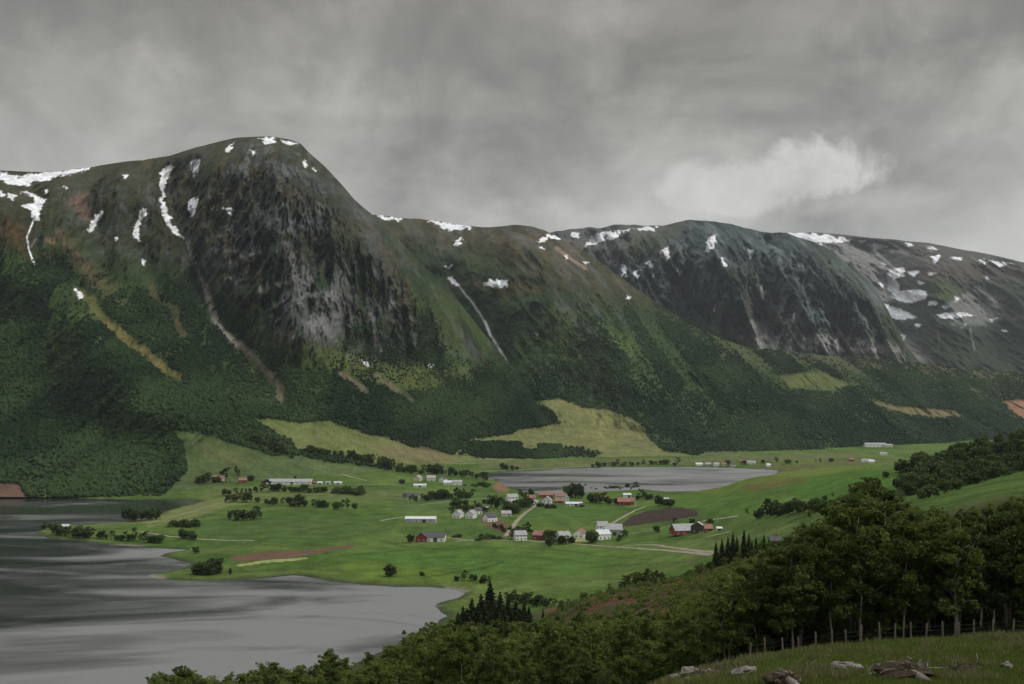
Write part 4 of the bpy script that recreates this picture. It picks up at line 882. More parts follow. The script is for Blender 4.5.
# spruces that stand out of the birches
for i, (px, pt, pb, Y) in enumerate([(463,606,650,330),(472,598,646,335),(481,594,644,330),(490,581,640,335),(488,600,648,325),(500,592,640,330),(508,598,640,335),(516,599,634,340),(524,602,634,345),(496,604,644,322),(458,612,650,328),(467,608,650,322),(477,606,650,318),(486,603,650,316),(504,606,650,318),(512,606,640,326),(520,607,640,330),(529,606,634,348)]):
    x = (px-CXP)/F*Y; z = float(ground_z(x, Y)[0]); zt = H-Y*(pt-HY)/F
    lab = 'tallest spruce of the dark clump above the lower lake end' if i == 3 else ('dark spruce at the left side of the clump above the lower lake' if px < 482 else 'dark spruce in the middle of the clump above the lower lake' if px < 505 else 'dark spruce at the right side of the clump above the lower lake')
    put_tree('spruce_tree', SPR, x, Y, z, zt-z, 14, lab, None if i == 3 else 'spruces in the clump above the lake', 1.35)
for px, pt, Y in [(716,541,440),(722,538,445),(728,536,440),(733,530,445),(737,536,440),(744,529,450),(749,533,445),(756,536,445),(764,534,450),(769,537,450),(752,540,438)]:
    x = (px-CXP)/F*Y; z = float(ground_z(x, Y)[0]); zt = H-Y*(pt-HY)/F
    put_tree('spruce_tree', SPR, x, Y, z, min(zt-z, 13), 14, 'narrow dark spruce in the row left of the tall birches on the right', 'spruces in a row by the hidden cabin', .9)
for px, pt, Y in [(543,608,430),(551,612,425),(598,606,420)]:
    x = (px-CXP)/F*Y; z = float(ground_z(x, Y)[0]); zt = H-Y*(pt-HY)/F
    if zt-z > 1: put_tree('young_spruce', SPR, x, Y, z, zt-z, 14, 'small young spruce at the left end of the rusty brown clearing', 'young spruces by the clearing', .9)
# trees along the far edge of the clearing
for i in range(80):
    px = random.uniform(560, 770); pt = pint(px, [(555,600),(600,590),(620,576),(645,569),(665,573),(680,574),(700,565),(720,560),(740,548),(770,545)], 1)+random.uniform(-2, 8)
    Y = random.uniform(415, 470); x = (px-CXP)/F*Y; z = float(ground_z(x, Y)[0]); h = H-Y*(pt-HY)/F-z
    if h > 1.5: put_tree('birch_tree', MID, x, Y, z, min(h, 10), 9, 'dark birch along the upper edge of the rusty clearing, '+('left end' if px < 620 else 'middle' if px < 700 else 'right end by the narrow spruces'), 'birches along the top of the clearing', 1.1)

# ------------------------------------------------------------------ dark wood on the far right hill
poly = [(895,494),(899,472),(930,461),(960,454),(990,447),(1024,437),(1062,429),(1062,466),(1024,472),(990,482),(950,494),(925,500)]
n = 0
PL = [(930,'at the left tip'),(965,'left of the middle'),(1000,'right of the middle'),(1070,'by the right picture edge')]
while n < 240:
    px = random.uniform(896, 1060); py = random.uniform(430, 502)
    if sdist(np.array([px]), np.array([py]), poly, 20)[0] < 0: continue
    low = py > pint(px, [(897,482),(950,473),(1062,446)], 1); pos = next(t for a, t in PL if px < a)
    q3 = place(px, py)
    if q3[1] > 1050: continue
    put_far('hill_tree', FARB[:7], px, py, random.uniform(11, 18), f'dark tree {"on the lower edge" if low else "in the upper rows"} of the hill wood, {pos}', 'trees of the dark wood on the right hill', 8, random.uniform(.8, 1.1)); n += 1
# ------------------------------------------------------------------ trees and hedges in the valley
def row(kind, protos, pts, n, hp, label, group, base_h, wide=1.0, jit=1.2, cat='tree'):
    P = np.array(pts, float); L_ = np.concatenate([[0], np.cumsum(np.hypot(*np.diff(P, axis=0).T))])
    for i in range(n):
        t = (i+.5+random.uniform(-.35, .35))/n*L_[-1]; px = np.interp(t, L_, P[:, 0])+random.uniform(-.5, .5); py = np.interp(t, L_, P[:, 1])+random.uniform(-jit, jit)*.6
        put_far(kind, protos, px, py, random.uniform(hp[0]*.8, hp[1])*random.choice((1, 1.15, 1.35)), label, group, base_h, wide*random.uniform(.85, 1.2), cat=cat)
T_, B_ = FARB, FBUSH
row('hedge_tree', T_, [(225,502),(250,503),(275,505),(300,507),(330,509),(356,510)], 22, (7,11), 'dark tree of the long hedgerow curving through the middle of the left fields', 'trees of the middle hedgerow', 8, 1.1)
row('hedge_tree', T_, [(228,520),(240,521),(252,520),(262,518)], 8, (8,11), 'round dark tree in the short clump below the middle hedgerow', 'trees in the short clump', 8, 1.2)
row('hedge_tree', T_, [(222,496),(245,494),(270,492),(300,492),(325,493),(330,493)], 20, (6,11), 'dark tree in the row in front of the long white barn', 'trees in front of the long barn', 8, 1.1)
row('hedge_bush', B_, [(335,494),(345,494),(353,495),(362,495)], 7, (5,7), 'dark bush at the right end of the tree row by the long barn', 'bushes at the end of the barn row', 3.2, .8, cat='bush')
row('field_tree', T_, [(196,485),(205,484),(212,483),(222,482),(228,483)], 8, (8,12), 'dark tree beside the road left of the red house', 'trees left of the red house', 8, 1.1)
row('field_tree', T_, [(235,478),(240,478)], 2, (8,10), 'narrow dark tree left of the long white barn', 'trees left of the long barn', 8, .7)
row('field_tree', T_, [(248,481),(256,481)], 2, (6,8), 'small dark tree against the left end of the long barn', 'trees at the barn end', 8, .9)
put_far('field_tree', T_, 295, 483, 9, 'single dark tree in front of the long white barn wall', None, 8, .7)
row('hedge_tree', T_, [(252,444),(265,449),(278,452),(285,458)], 10, (7,11), 'tree of the wooded tongue reaching down between the two upper fields', 'trees of the wooded tongue', 8, 1.1)
put_far('field_tree', T_, 292, 459, 5, 'lone small tree in the upper field beside the wooded tongue', None, 8, 1.0)
row('hedge_tree', T_, [(300,453),(315,454),(330,456),(345,459)], 14, (5,8), 'tree in the line between the yellowish meadow and the upper field', 'trees in the line below the yellow meadow', 8, 1.1)
row('hedge_tree', T_, [(350,460),(370,465),(385,468),(400,472),(415,474)], 20, (7,11), 'dark tree of the belt running down to the white farmhouses', 'trees of the belt above the farmhouses', 8, 1.1)
row('hedge_tree', T_, [(420,475),(435,474),(450,476),(465,477),(475,478),(488,481)], 20, (6,10), 'dark tree around the white farmhouses left of the far lake', 'trees around the farmhouses', 8, 1.1)
put_far('field_bush', B_, 402, 484, 5, 'round bush alone in the field left of the white farmhouses', None, 3.2, .8, cat='bush')
row('hedge_tree', T_, [(421,501),(435,500),(450,499),(462,498),(474,498)], 18, (7,10), 'tree of the thick hedge right of the grey shed', 'trees of the hedge by the grey shed', 8, 1.1)
row('field_tree', T_, [(404,499),(409,501),(418,502)], 4, (5,7), 'small tree tucked against the grey shed in the fields', 'trees against the grey shed', 8, 1.0)
row('village_tree', T_, [(450,518),(466,513),(469,512),(474,513)], 5, (9,12), 'dark tree behind the white double house at the left of the village', 'trees behind the white double house', 8, .9)
row('village_tree', T_, [(490,508),(495,508),(503,511),(510,513),(516,514),(522,512),(526,509),(507,516)], 13, (9,13), 'large dark tree in the clump in the middle of the village', 'trees in the village middle', 8, 1.1)
row('village_tree', T_, [(508,541),(512,539),(526,534),(530,537),(533,540)], 6, (8,12), 'dark tree beside the white house next to the red one', 'trees beside the white house', 8, .9)
row('village_tree', T_, [(545,545),(550,547),(554,543),(549,540)], 6, (8,11), 'dark round tree just right of the red house in the village', 'trees right of the red house', 8, 1.1)
row('village_tree', T_, [(587,543),(592,543),(596,542)], 4, (8,11), 'dark tree left of the big white farm buildings', 'trees left of the big white farm', 8, 1.1)
row('village_tree', T_, [(518,496),(524,496),(529,495),(536,494)], 5, (5,7), 'tree behind the tall white house by the lake shore', 'trees behind the tall white house', 8, 1.1)
row('village_tree', T_, [(567,497),(572,498),(577,498),(582,499)], 6, (9,14), 'tall dark tree by the lake behind the long white roofed shed', 'tall trees by the lake', 8, .95)
row('village_tree', T_, [(588,503),(594,503),(598,504),(606,503),(612,505),(616,505)], 8, (7,10), 'dark tree left of the brick red farmhouse', 'trees left of the brick red farmhouse', 8, 1.1)
row('hedge_tree', T_, [(604,491),(615,490.5),(625,490),(640,489.5)], 14, (4,6), 'small tree in the straight row on the near shore of the far lake', 'trees in the row on the far lake shore', 8, 1.2)
row('village_tree', T_, [(655,506),(660,506),(663,505),(673,508)], 4, (7,11), 'dark tree at the top edge of the dark ploughed field', 'trees above the ploughed field', 8, 1.1)
put_far('field_tree', T_[:3], 656, 533, 9, 'round dark tree left of the red and grey barn', None, 8, 1.2)
row('village_tree', T_, [(673,527),(704,526),(711,527),(708,524)], 4, (8,11), 'dark tree against the right end of the red and grey barn', 'trees at the red barn', 8, 1.1)
put_far('shore_tree', T_[:3], 390, 577, 14, 'lone round dark tree on the near shore above the lower lake', None, 8, 1.35)
put_far('shore_bush', B_, 422, 577, 5, 'small bush right of the lone round tree by the lake', None, 3.2, .8, cat='bush')
row('shore_tree', T_, [(455,581),(463,582),(470,581),(478,582),(491,584)], 8, (6,10), 'dark bushy tree near the rounded end of the lower lake', 'trees near the lake end', 8, 1.1)
row('shore_bush', T_, [(505,603),(515,604),(525,606),(535,606),(548,607),(556,606)], 14, (8,12), 'dark bush in the thicket between the spruces and the green field', 'bushes of the thicket beyond the spruces', 8, 1.1, cat='bush')
row('shore_tree', T_, [(193,574),(200,575),(208,575),(216,574),(222,575)], 9, (10,16), 'large dark bush on the grassy spit beside the lake', 'big bushes on the spit', 8, 1.2)
put_far('shore_tree', T_, 230, 575, 8, 'slim dark tree just right of the big bushes on the spit', None, 8, .6)
put_far('shore_tree', T_, 196, 554, 9, 'round dark bush on the short point above the spit', None, 8, 1.2)
row('shore_tree', T_, [(55,535),(65,536),(80,538),(95,539),(110,540),(125,541),(140,542),(152,543),(163,544)], 22, (7,12), 'dark tree of the row lining the lake side of the peninsula', 'trees along the peninsula', 8, 1.1)
row('shore_tree', T_, [(40,529),(50,529),(58,528)], 5, (5,8), 'low dark bush on the very tip of the peninsula', 'bushes on the peninsula tip', 8, 1.2)
row('shore_tree', T_, [(126,521),(133,522),(146,520),(152,520),(158,519)], 7, (8,15), 'tree in the group on the upper shore of the peninsula', 'trees on the upper shore of the peninsula', 8, 1.1)
row('shore_bush', B_, [(172,527),(180,527),(190,527),(197,527)], 5, (6,8), 'dark bush in the squared hedge across the peninsula neck', 'bushes across the peninsula neck', 3.2, 1.0, cat='bush')
row('shore_tree', T_, [(178,539),(186,539),(197,540)], 4, (7,10), 'round tree beside the track where the peninsula begins', 'trees where the peninsula begins', 8, 1.1)
row('hill_tree', T_, [(756,519),(765,518),(775,517),(785,515),(795,514),(805,513),(815,512),(826,510)], 20, (10,17), 'dark tree of the copse on the green hill right of the village', 'trees of the copse on the hill', 8, .95)
put_far('hill_tree', T_, 747, 516, 7, 'small round tree just left of the copse on the green hill', None, 8, 1.0)
put_far('hill_tree', T_, 886, 478, 8, 'small dark tree on the crest left of the dark hill wood', None, 8, 1.0)
row('far_shore_tree', T_, [(500,470),(510,470),(520,471)], 5, (5,8), 'dark tree on the left part of the far shore of the distant lake', 'trees on the far shore at the left', 8, 1.2)
row('far_shore_tree', T_, [(590,467),(610,466),(630,466),(650,465),(680,465)], 22, (3.5,6), 'tree of the long row on the far shore of the distant lake', 'trees along the far shore', 8, 1.3)
row('far_shore_tree', T_, [(725,464),(732,464),(798,463),(810,463),(822,463),(840,461)], 10, (3.5,5.5), 'small tree between the far shore houses and the white farm', 'trees by the far shore houses', 8, 1.2)

for pts, n, lab, grp in [([(452,508),(480,505),(500,503)], 5, 'small tree along the track north of the white double house', 'trees along the upper village track'),
    ([(494,527),(500,530),(505,533)], 5, 'small dark tree along the edge of the reddish farmyard', 'trees on the farmyard edge'), ([(540,507),(550,508),(556,508)], 4, 'low dark bush in the garden of the steep white gable', 'bushes by the steep gable'),
    ([(556,543),(566,545),(574,544)], 5, 'garden tree in front of the white house with a light roof', 'garden trees by the road'), ([(616,542),(624,539),(628,537)], 4, 'tree at the right side of the big farm', 'trees right of the big farm'),
    ([(636,500),(645,500),(652,501)], 5, 'tree between the brick red farmhouse and the green hill', 'trees right of the brick red farmhouse'), ([(520,507),(528,507),(533,509)], 5, 'tree between the tall white house and the diagonal road', 'trees by the diagonal road'),
    ([(474,542),(490,539),(500,540)], 6, 'bush beside the track between the dark roofed barn and the village', 'bushes along the village track'), ([(455,538),(462,537)], 3, 'bush right of the dark roofed white barn', 'bushes right of the dark barn'),
    ([(478,511),(486,514),(488,508)], 4, 'tree behind the white house with the dark roof', 'trees behind the dark roofed house'), ([(470,487),(482,486),(488,487)], 4, 'bush on the grassy slope above the west end of the far lake', 'bushes above the west end of the far lake'),
    ([(560,491),(590,491),(600,491)], 6, 'low bush on the shore of the far lake behind the village', 'bushes on the near shore of the far lake'), ([(408,543),(412,543)], 2, 'dark tree at the left end of the red barn wing', 'trees left of the red barn wing')]:
    row('village_tree', T_ if 'bush' not in lab else B_, pts, n, (5, 9) if 'bush' not in lab else (3, 5), lab, grp, 8 if 'bush' not in lab else 3.2, 1.1, cat='tree' if 'bush' not in lab else 'bush')
# ------------------------------------------------------------------ roads and tracks
def ribbon(name, pts, wd, mat, off=0.14):
    wd *= .8; P = np.array(pts, float); L_ = np.concatenate([[0], np.cumsum(np.hypot(*np.diff(P, axis=0).T))]); n = max(3, int(L_[-1]/2.2)+1); W3 = []
    for t in np.linspace(0, L_[-1], n): W3.append(place(np.interp(t, L_, P[:, 0]), np.interp(t, L_, P[:, 1])))
    W3 = np.array(W3)
    for _ in range(2): W3[1:-1] = (W3[:-2]+2*W3[1:-1]+W3[2:])/4
    d = np.gradient(W3[:, :2], axis=0); d /= np.linalg.norm(d, axis=1)[:, None]+1e-9; nr = np.stack([-d[:, 1], d[:, 0]], 1)*wd/2
    mb = MB(); V_ = []
    for i in range(n):
        for s_ in (-1, 0, 1):
            x, y = W3[i, :2]+nr[i]*s_; zz = max(float(ground_z(x, y)[0]), W3[i, 2]-.8)
            V_.append((x, y, zz+off+(.06 if s_ == 0 else 0)))
    mb.add(V_, [(3*i+k, 3*i+k+1, 3*i+k+4, 3*i+k+3) for i in range(n-1) for k in (0, 1)])
    return struct(mb.build(name, M[mat]))
ribbon('road', [(455,542),(480,540.5),(520,541),(560,543),(600,546.5),(640,549),(680,552),(712,555.5)], 4.5, 'gravel')
ribbon('track', [(622,547),(640,545),(655,545.5),(680,549),(700,551.5),(716,553)], 4, 'gravel')
ribbon('road', [(505,537),(511,530),(517,521),(524,514),(538,504)], 5, 'gravel')
ribbon('track', [(612,533),(630,534),(655,530),(672,526),(700,522),(740,516)], 4, 'gravel')
ribbon('track', [(610,525),(622,518),(634,511),(645,507)], 4, 'gravel')
ribbon('road', [(315,484),(345,485),(375,484.5),(405,485.5)], 5, 'gravel')
ribbon('track', [(296,460),(315,463),(335,471),(350,477),(368,481)], 5, 'gravel')
ribbon('track', [(140,532),(170,537),(195,539.5),(225,541),(255,541)], 3.5, 'gravel')
ribbon('track', [(420,505),(450,501.5),(480,499),(500,497.5)], 4, 'gravel')
ribbon('road', [(430,463),(460,464),(500,461.5),(540,461)], 6, 'gravel')
ribbon('track', [(80,525),(110,523.5),(150,523),(175,517),(200,509),(225,502)], 3.5, 'gravel')
ribbon('track', [(380,521),(392,519),(404,517)], 5, 'gravel')
ribbon('track', [(447,538),(462,540),(480,540)], 3, 'gravel')
ribbon('road', [(0,486.5),(60,487),(130,487),(175,486.5),(230,485)], 6, 'gravel')
ribbon('track', [(700,540),(712,536),(730,532)], 3, 'gravel')
ribbon('shore_track', [(480,471.5),(520,470),(560,467.8),(600,466)], 5, 'gravel')
# ------------------------------------------------------------------ buildings
def house(px, py, wpx, dm, hm, rm, rot, wall, roof, label, cat='house', name='house', group=None, wins=3, storeys=1, chim=True, door=True, gable=None, overhang=.45):
    hm *= .86; rm *= .86; x, y, z = place(px, py); w_ = wpx*y/F*.95; r = empty(name, (x, y, z-.15), R(rot)); tag(r, label, cat, group)
    a, b = w_/2, dm/2
    if abs(rot) > 60 and abs(rot) < 120: pass
    wm = MB(); wm.add([(-a,-b,0),(a,-b,0),(a,b,0),(-a,b,0),(-a,-b,hm),(a,-b,hm),(a,b,hm),(-a,b,hm),(-a,0,hm+rm),(a,0,hm+rm)],
        [(3,2,1,0),(0,1,5,4),(2,3,7,6),(1,2,6,9,5),(3,0,4,8,7),(4,5,9,8),(6,7,8,9)])
    wm.build('wall', M[wall], r)
    if gable:
        for s_ in (-1, 1): MB().add([(s_*(a+.04),-b,0),(s_*(a+.04),b,0),(s_*(a+.04),b,hm),(s_*(a+.04),0,hm+rm-.05),(s_*(a+.04),-b,hm)], [(0,1,2,3,4)]).build('gable_wall', M[gable], r)
    o = overhang; k = rm/b; e0 = hm-k*o; th = .22; rf = MB()
    for s_ in (-1, 1):
        v = [(-a-o, s_*(b+o), e0+.06), (a+o, s_*(b+o), e0+.06), (a+o, 0, hm+rm+.06), (-a-o, 0, hm+rm+.06)]
        rf.add(v+[(p[0], p[1], p[2]+th) for p in v], [(0,1,2,3),(4,5,6,7),(0,1,5,4),(1,2,6,5),(2,3,7,6),(3,0,4,7)])
    ro = rf.build('roof', M[roof], r)
    if chim: MB().box(a*.25-.4, a*.25+.4, -.4, .4, hm+rm*.6, hm+rm+1.1).build('chimney', M['brick'], ro)
    def window(cx, cz, fx, fy, ww=1.2, wh=1.3):
        # fx, fy: outward direction, cx along the wall
        if fy: q = (cx-ww/2, cx+ww/2, fy*(b+.02), fy*(b+.09))
        else: q = (fx*(a+.06), fx*(a+.12), cx-ww/2, cx+ww/2)
        q = (min(q[0], q[1]), max(q[0], q[1]), min(q[2], q[3]), max(q[2], q[3]))
        wn = MB().box(*q, cz-wh/2, cz+wh/2).build('window', M['trim'] if wall not in ('white_paint',) else M['grey_paint'], r)
        e = .14; p = .03
        if fy: g = (q[0]+e, q[1]-e, q[2]-(p if fy < 0 else 0), q[3]+(p if fy > 0 else 0))
        else: g = (q[0]-(p if fx < 0 else 0), q[1]+(p if fx > 0 else 0), q[2]+e, q[3]-e)
        MB().box(*g, cz-wh/2+e, cz+wh/2-e).build('pane', M['glass'], wn)
    for st in range(storeys):
        cz = 1.5+st*2.6
        if cz+.7 > hm: continue
        for i in range(wins):
            cx = -a+(i+.5)/wins*2*a
            if door and st == 0 and i == wins//2: continue
            window(cx, cz, 0, -1)
        if b > 2.5:
            for cy in (-b*.45, b*.45): window(cy, cz, -1, 0); window(cy, cz, 1, 0)
    if door:
        cx = -a+(wins//2+.5)/max(wins, 1)*2*a if wins else 0
        dw = 1.0 if cat in ('house', 'cabin') else 3.2; dh = 2.1 if cat in ('house', 'cabin') else min(3.2, hm-.4)
        MB().box(cx-dw/2, cx+dw/2, -b-.10, -b-.02, .15, .15+dh).build('door', M['dark_wood'], r)
    return r
W_, G_, RD, SL, GR, PR, TR, CR, DW = 'white_paint','grey_paint','red_paint','slate_roof','grey_roof','pale_roof','tile_roof','cream_paint','dark_wood'
# farm left of the middle
house(290,484.5,48,13,4.4,3.9,-2,W_,GR,'very long white barn with a light grey roof in the left fields','barn','barn',wins=8,chim=False,gable=RD)
house(266,485,9,9,4.0,3.2,80,RD,TR,'small red house at the left end of the long white barn','house','red_house',wins=2)
house(243,483,8,10,4.5,3.5,10,RD,TR,'dark red house among trees left of the long barn','house','red_house',wins=2)
house(219,481,11,11,5,3.6,0,CR,TR,'house with a pinkish roof rising behind trees left of the red house','house','house',wins=3)
for px, wd, lb, rf in ((320,5,'small white shed just right of the long barn end','pale_roof'),(328,5,'second small pale shed right of the long barn',GR),(338,8,'low white shed farthest right of the long barn',PR),(314,3,'tiny brick red hut between the long barn and the sheds',TR)):
    house(px,484,wd,5,2.4,1.2,5,W_ if rf != TR else RD,rf,lb,'shed','shed',wins=1,chim=False)
# farmhouses left of the far lake
house(418,481,9,9,5.2,4.2,75,CR,CR if False else 'grey_roof','cream house leftmost of the farmhouses near the far lake','house','house',wins=2)
house(420,487,13,8,2.8,1.8,3,W_,PR,'low white shed in front of the cream farmhouse','shed','shed',wins=3,chim=False)
house(431,481,9,9,5,4,10,CR,GR,'beige house between the cream farmhouse and the white ones','house','house',wins=3)
house(443,482,8,8,5.2,3.6,70,W_,SL,'white house with a dark roof left of the pair of white houses','house','house',wins=2)
house(448,485,9,8,4.2,2.8,0,W_,PR,'white house with a pale roof in front of the dark roofed one','house','house',wins=3)
house(457,485,10,8,4.6,3.0,8,W_,GR,'rightmost white farmhouse above the grassy slope to the lake','house','house',wins=3)
house(465,486,4,5,2.4,1.6,0,DW,SL,'tiny dark hut at the right end of the white farmhouses','shed','shed',wins=1,chim=False)
house(411,498,17,11,3.4,3.2,-4,G_,SL,'weathered grey shed left of the thick hedge','shed','shed',wins=3,chim=False)
house(421,522.5,32,11,4.2,2.0,-3,G_,PR,'long low barn with a pale greenish roof alone in the fields','barn','barn',wins=4,chim=False)
house(433,541,26,12,4.6,3.6,-3,W_,SL,'white barn with a dark grey roof in the green field','barn','barn',wins=4,chim=False)
house(422,542,10,9,4.6,4.4,84,RD,SL,'red barn wing on the left of the dark roofed white barn','barn','barn',wins=2,chim=False)
# village, left part
house(458,518,11,8,5.0,3.8,72,W_,GR,'left half of the white double house at the left of the village','house','house',wins=2,storeys=2)
house(471,518,12,8,5.2,3.8,72,W_,GR,'right half of the white double house at the left of the village','house','house',wins=2,storeys=2)
house(478,514,7,7,4.4,3.2,20,W_,SL,'small white house right of the white double house','house','house',wins=2)
house(484,511,9,8,3.0,2.4,-5,CR,'grey_roof','low brown roofed house behind the small white house','house','house',wins=2)
house(490,521.5,12,9,5.0,4.0,35,W_,SL,'white house with a dark roof beside the reddish farmyard','house','house',wins=3,storeys=2)
house(506,516,10,8,3.2,2.8,8,CR,GR,'beige cottage below the clump of trees in the village','house','house',wins=2)
house(520,540.5,12,9,5.6,3.6,15,W_,GR,'white two storey house left of the red village house','house','house',wins=3,storeys=2)
house(539,540,10,9,4.8,3.6,-20,RD,TR,'bright red house in the lower part of the village','house','red_house',wins=2)
house(512,502,11,9,6.4,3.8,20,W_,GR,'tall white house standing closest to the far lake','house','house',wins=3,storeys=2)
house(531,500,9,8,3.4,3.2,0,CR,TR,'small house with an orange red roof by the lake','house','house',wins=2)
house(535,504,6,6,3.0,1.8,10,W_,GR,'tiny white cottage beside the diagonal village road','house','house',wins=1)
house(547,505,9,10,6.0,4.8,80,W_,GR,'white house with a steep gable above the square green field','house','house',wins=2,storeys=2)
house(546,498,14,9,4.4,3.6,0,RD,TR,'red barn right behind the steep white gable','barn','barn',wins=3,chim=False)
house(559,503,9,8,3.2,2.6,0,RD,TR,'low dark red house right of the steep white gable','house','red_house',wins=2)
house(561,499,12,9,4.0,3.0,3,CR,TR,'wide house with a salmon roof by the lake','house','house',wins=3)
house(566,502,5,6,5.8,2.6,85,W_,GR,'narrow white gable at the end of the salmon roofed house','house','house',wins=1,storeys=2)
house(574,506,17,8,3.0,1.8,-4,W_,PR,'long low shed with a near white roof above the green field','shed','shed',wins=4,chim=False)
house(582,507,5,6,3.0,1.6,-4,RD,SL,'small dark red lean to at the end of the long low shed','shed','shed',wins=1,chim=False)
house(600,499,12,8,3.0,2.6,0,CR,TR,'low reddish roofed house between the village trees','house','house',wins=3)
house(626,505,17,12,4.6,4.6,-8,RD,TR,'large brick red farmhouse below the lake shore','house','red_house',wins=4)
house(633,505,5,6,3.2,3.2,80,W_,TR,'white porch wing on the right of the brick red farmhouse','house','house',wins=1,chim=False)
house(627,497,8,7,3.4,2.0,0,W_,PR,'small white roofed shed behind the brick red farmhouse','shed','shed',wins=2,chim=False)
house(666,501,5,6,2.4,1.2,0,W_,PR,'small white hut above the ploughed field','shed','shed',wins=1,chim=False)
house(563,540,13,9,4.4,3.8,25,W_,GR,'white house with a light roof left of the small brown roofed house','house','house',wins=3)
house(580,537.5,11,9,4.6,4.0,70,W_,TR,'small white house with a brown roof below the green field','house','house',wins=2)
house(602,539,14,11,5.4,3.6,20,W_,PR,'white front house of the big farm in the village middle','house','house',wins=3,storeys=2)
house(614,535,17,14,6.2,4.6,-15,G_,'grey_roof','large light grey barn of the big farm','barn','barn',wins=4,chim=False)
house(602,532,11,9,6.4,4.0,10,W_,GR,'tall white house at the back of the big farm','house','house',wins=2,storeys=2)
house(684,534,26,13,4.2,5.2,14,RD,'grey_roof','big red barn with a sloping light grey roof below the ploughed field','barn','barn',wins=4,chim=False)
house(698,533,9,10,6.6,3.6,70,DW,'grey_roof','high dark wing at the right end of the big red barn','barn','barn',wins=1,chim=False)
house(708,532,8,8,3.6,3.2,0,RD,TR,'small brownish red house right of the big barn','house','red_house',wins=2)
house(719,531,5,5,2.0,1.0,0,W_,PR,'low white hut farthest right of the big barn','shed','shed',wins=1,chim=False)
house(65,529,9,5,2.6,2.2,0,CR,'pale_roof','small pale boathouse on the tip of the peninsula','boathouse','boathouse',wins=1,chim=False)
xx, yy_ = (775-CXP)/F*478, 478
hc = house(776,549,10,6,2.6,1.8,-10,DW,SL,'small grey cabin half hidden by the birches on the hillside','cabin','cabin',wins=2); hc.location = (xx, yy_, float(ground_z(xx, yy_)[0])+1.2)
# across the far lake
FS = [(751,464,9,W_,GR,'white house on the far shore behind the distant lake'),(743,463,6,RD,TR,'reddish house left of the white one on the far shore'),(699,466,7,W_,PR,'leftmost pale boathouse on the far shore'),(708,466,6,G_,GR,'grey boathouse right of the leftmost one on the far shore'),
 (716,466,6,W_,GR,'third boathouse along the far shore'),(724,466,5,CR,TR,'brownish boathouse near the middle of the far shore'),(733,466,5,W_,SL,'dark roofed boathouse left of the reddish far house'),(768,467,4,W_,PR,'tiny pale hut right of the white house on the far shore'),
 (866,462,10,W_,GR,'white farmhouse in the flat fields beyond the green hill'),(851,461,5,RD,TR,'small pinkish house left of the distant white farmhouse'),(871,463,6,W_,PR,'low white outbuilding right of the distant white farmhouse'),(883,455,7,W_,GR,'small white house below the long white building')]
for px, py, wd, a_, b_, lb in FS: house(px,py,wd,9,3.6,3.0,random.choice((-8,0,12)),a_,b_,lb,'house','house',wins=2,chim=False,group='buildings beyond the far lake')
house(875,447,22,14,7,4,0,W_,GR,'long white building alone in the distant forest','house','house',wins=6,storeys=2,chim=False)
house(888,447,8,16,5,3,0,CR,GR,'cream wing at the right end of the long white building in the forest','house','house',wins=2,chim=False)
# a line of poles
for px, py, lb in ((659,541,'thin wooden utility pole standing right of the big farm'),(628,528,'thin wooden utility pole at the lower edge of the ploughed field'),(640,492,'thin pole by the shore of the far lake')):
    x, y, z = place(px, py); r = empty('utility_pole', (x, y, z)); tag(r, lb, 'pole', 'utility poles in the valley')
    MB().tube([(0,0,-.3),(0,0,8.5)], [.16,.11], 6).build('pole', M['post_wood'], r); MB().box(-.9,.9,-.06,.06,7.8,7.95).build('crossarm', M['post_wood'], r)
# ------------------------------------------------------------------ the fence in front
fr = empty('post_fence', (27, 85, float(ground_z(27, 85)[0]))); tag(fr, 'wire fence on rough wooden posts between the grass and the dark birch wood', 'fence')
def child(o): o.parent = fr; o.location = tuple(-c for c in fr.location); return o
ptops = []
allp = list(POSTS)+[(1032,646.5),(1050,646),(1068,646)]
for i, (px, py) in enumerate(allp):
    Y = 85.0+random.uniform(-.4, .4); x = (px-CXP)/F*Y; z = float(ground_z(x, Y)[0]); hh = random.uniform(1.15, 1.5) 
    lx, ly = random.uniform(-.07, .07), random.uniform(-.05, .05)
    child(MB().tube([(x, Y, z-.3), (x+lx*.5, Y+ly*.5, z+hh*.5), (x+lx, Y+ly, z+hh)], [.075, .07, .06], 7).build('post', M['post_wood'])); ptops.append((x+lx*.7, Y+ly, z, hh))
for k in (.35, .65, .92):
    pts = []
    for i, (x, Y, z, hh) in enumerate(ptops):
        pts.append((x, Y-.07, z+1.15*k))
        if i+1 < len(ptops): q = ptops[i+1]; pts.append(((x+q[0])/2, (Y+q[1])/2-.07, (z+q[2])/2+1.15*k-.05))
    child(MB().tube(pts, .006, 4).build('wire', M['wire']))
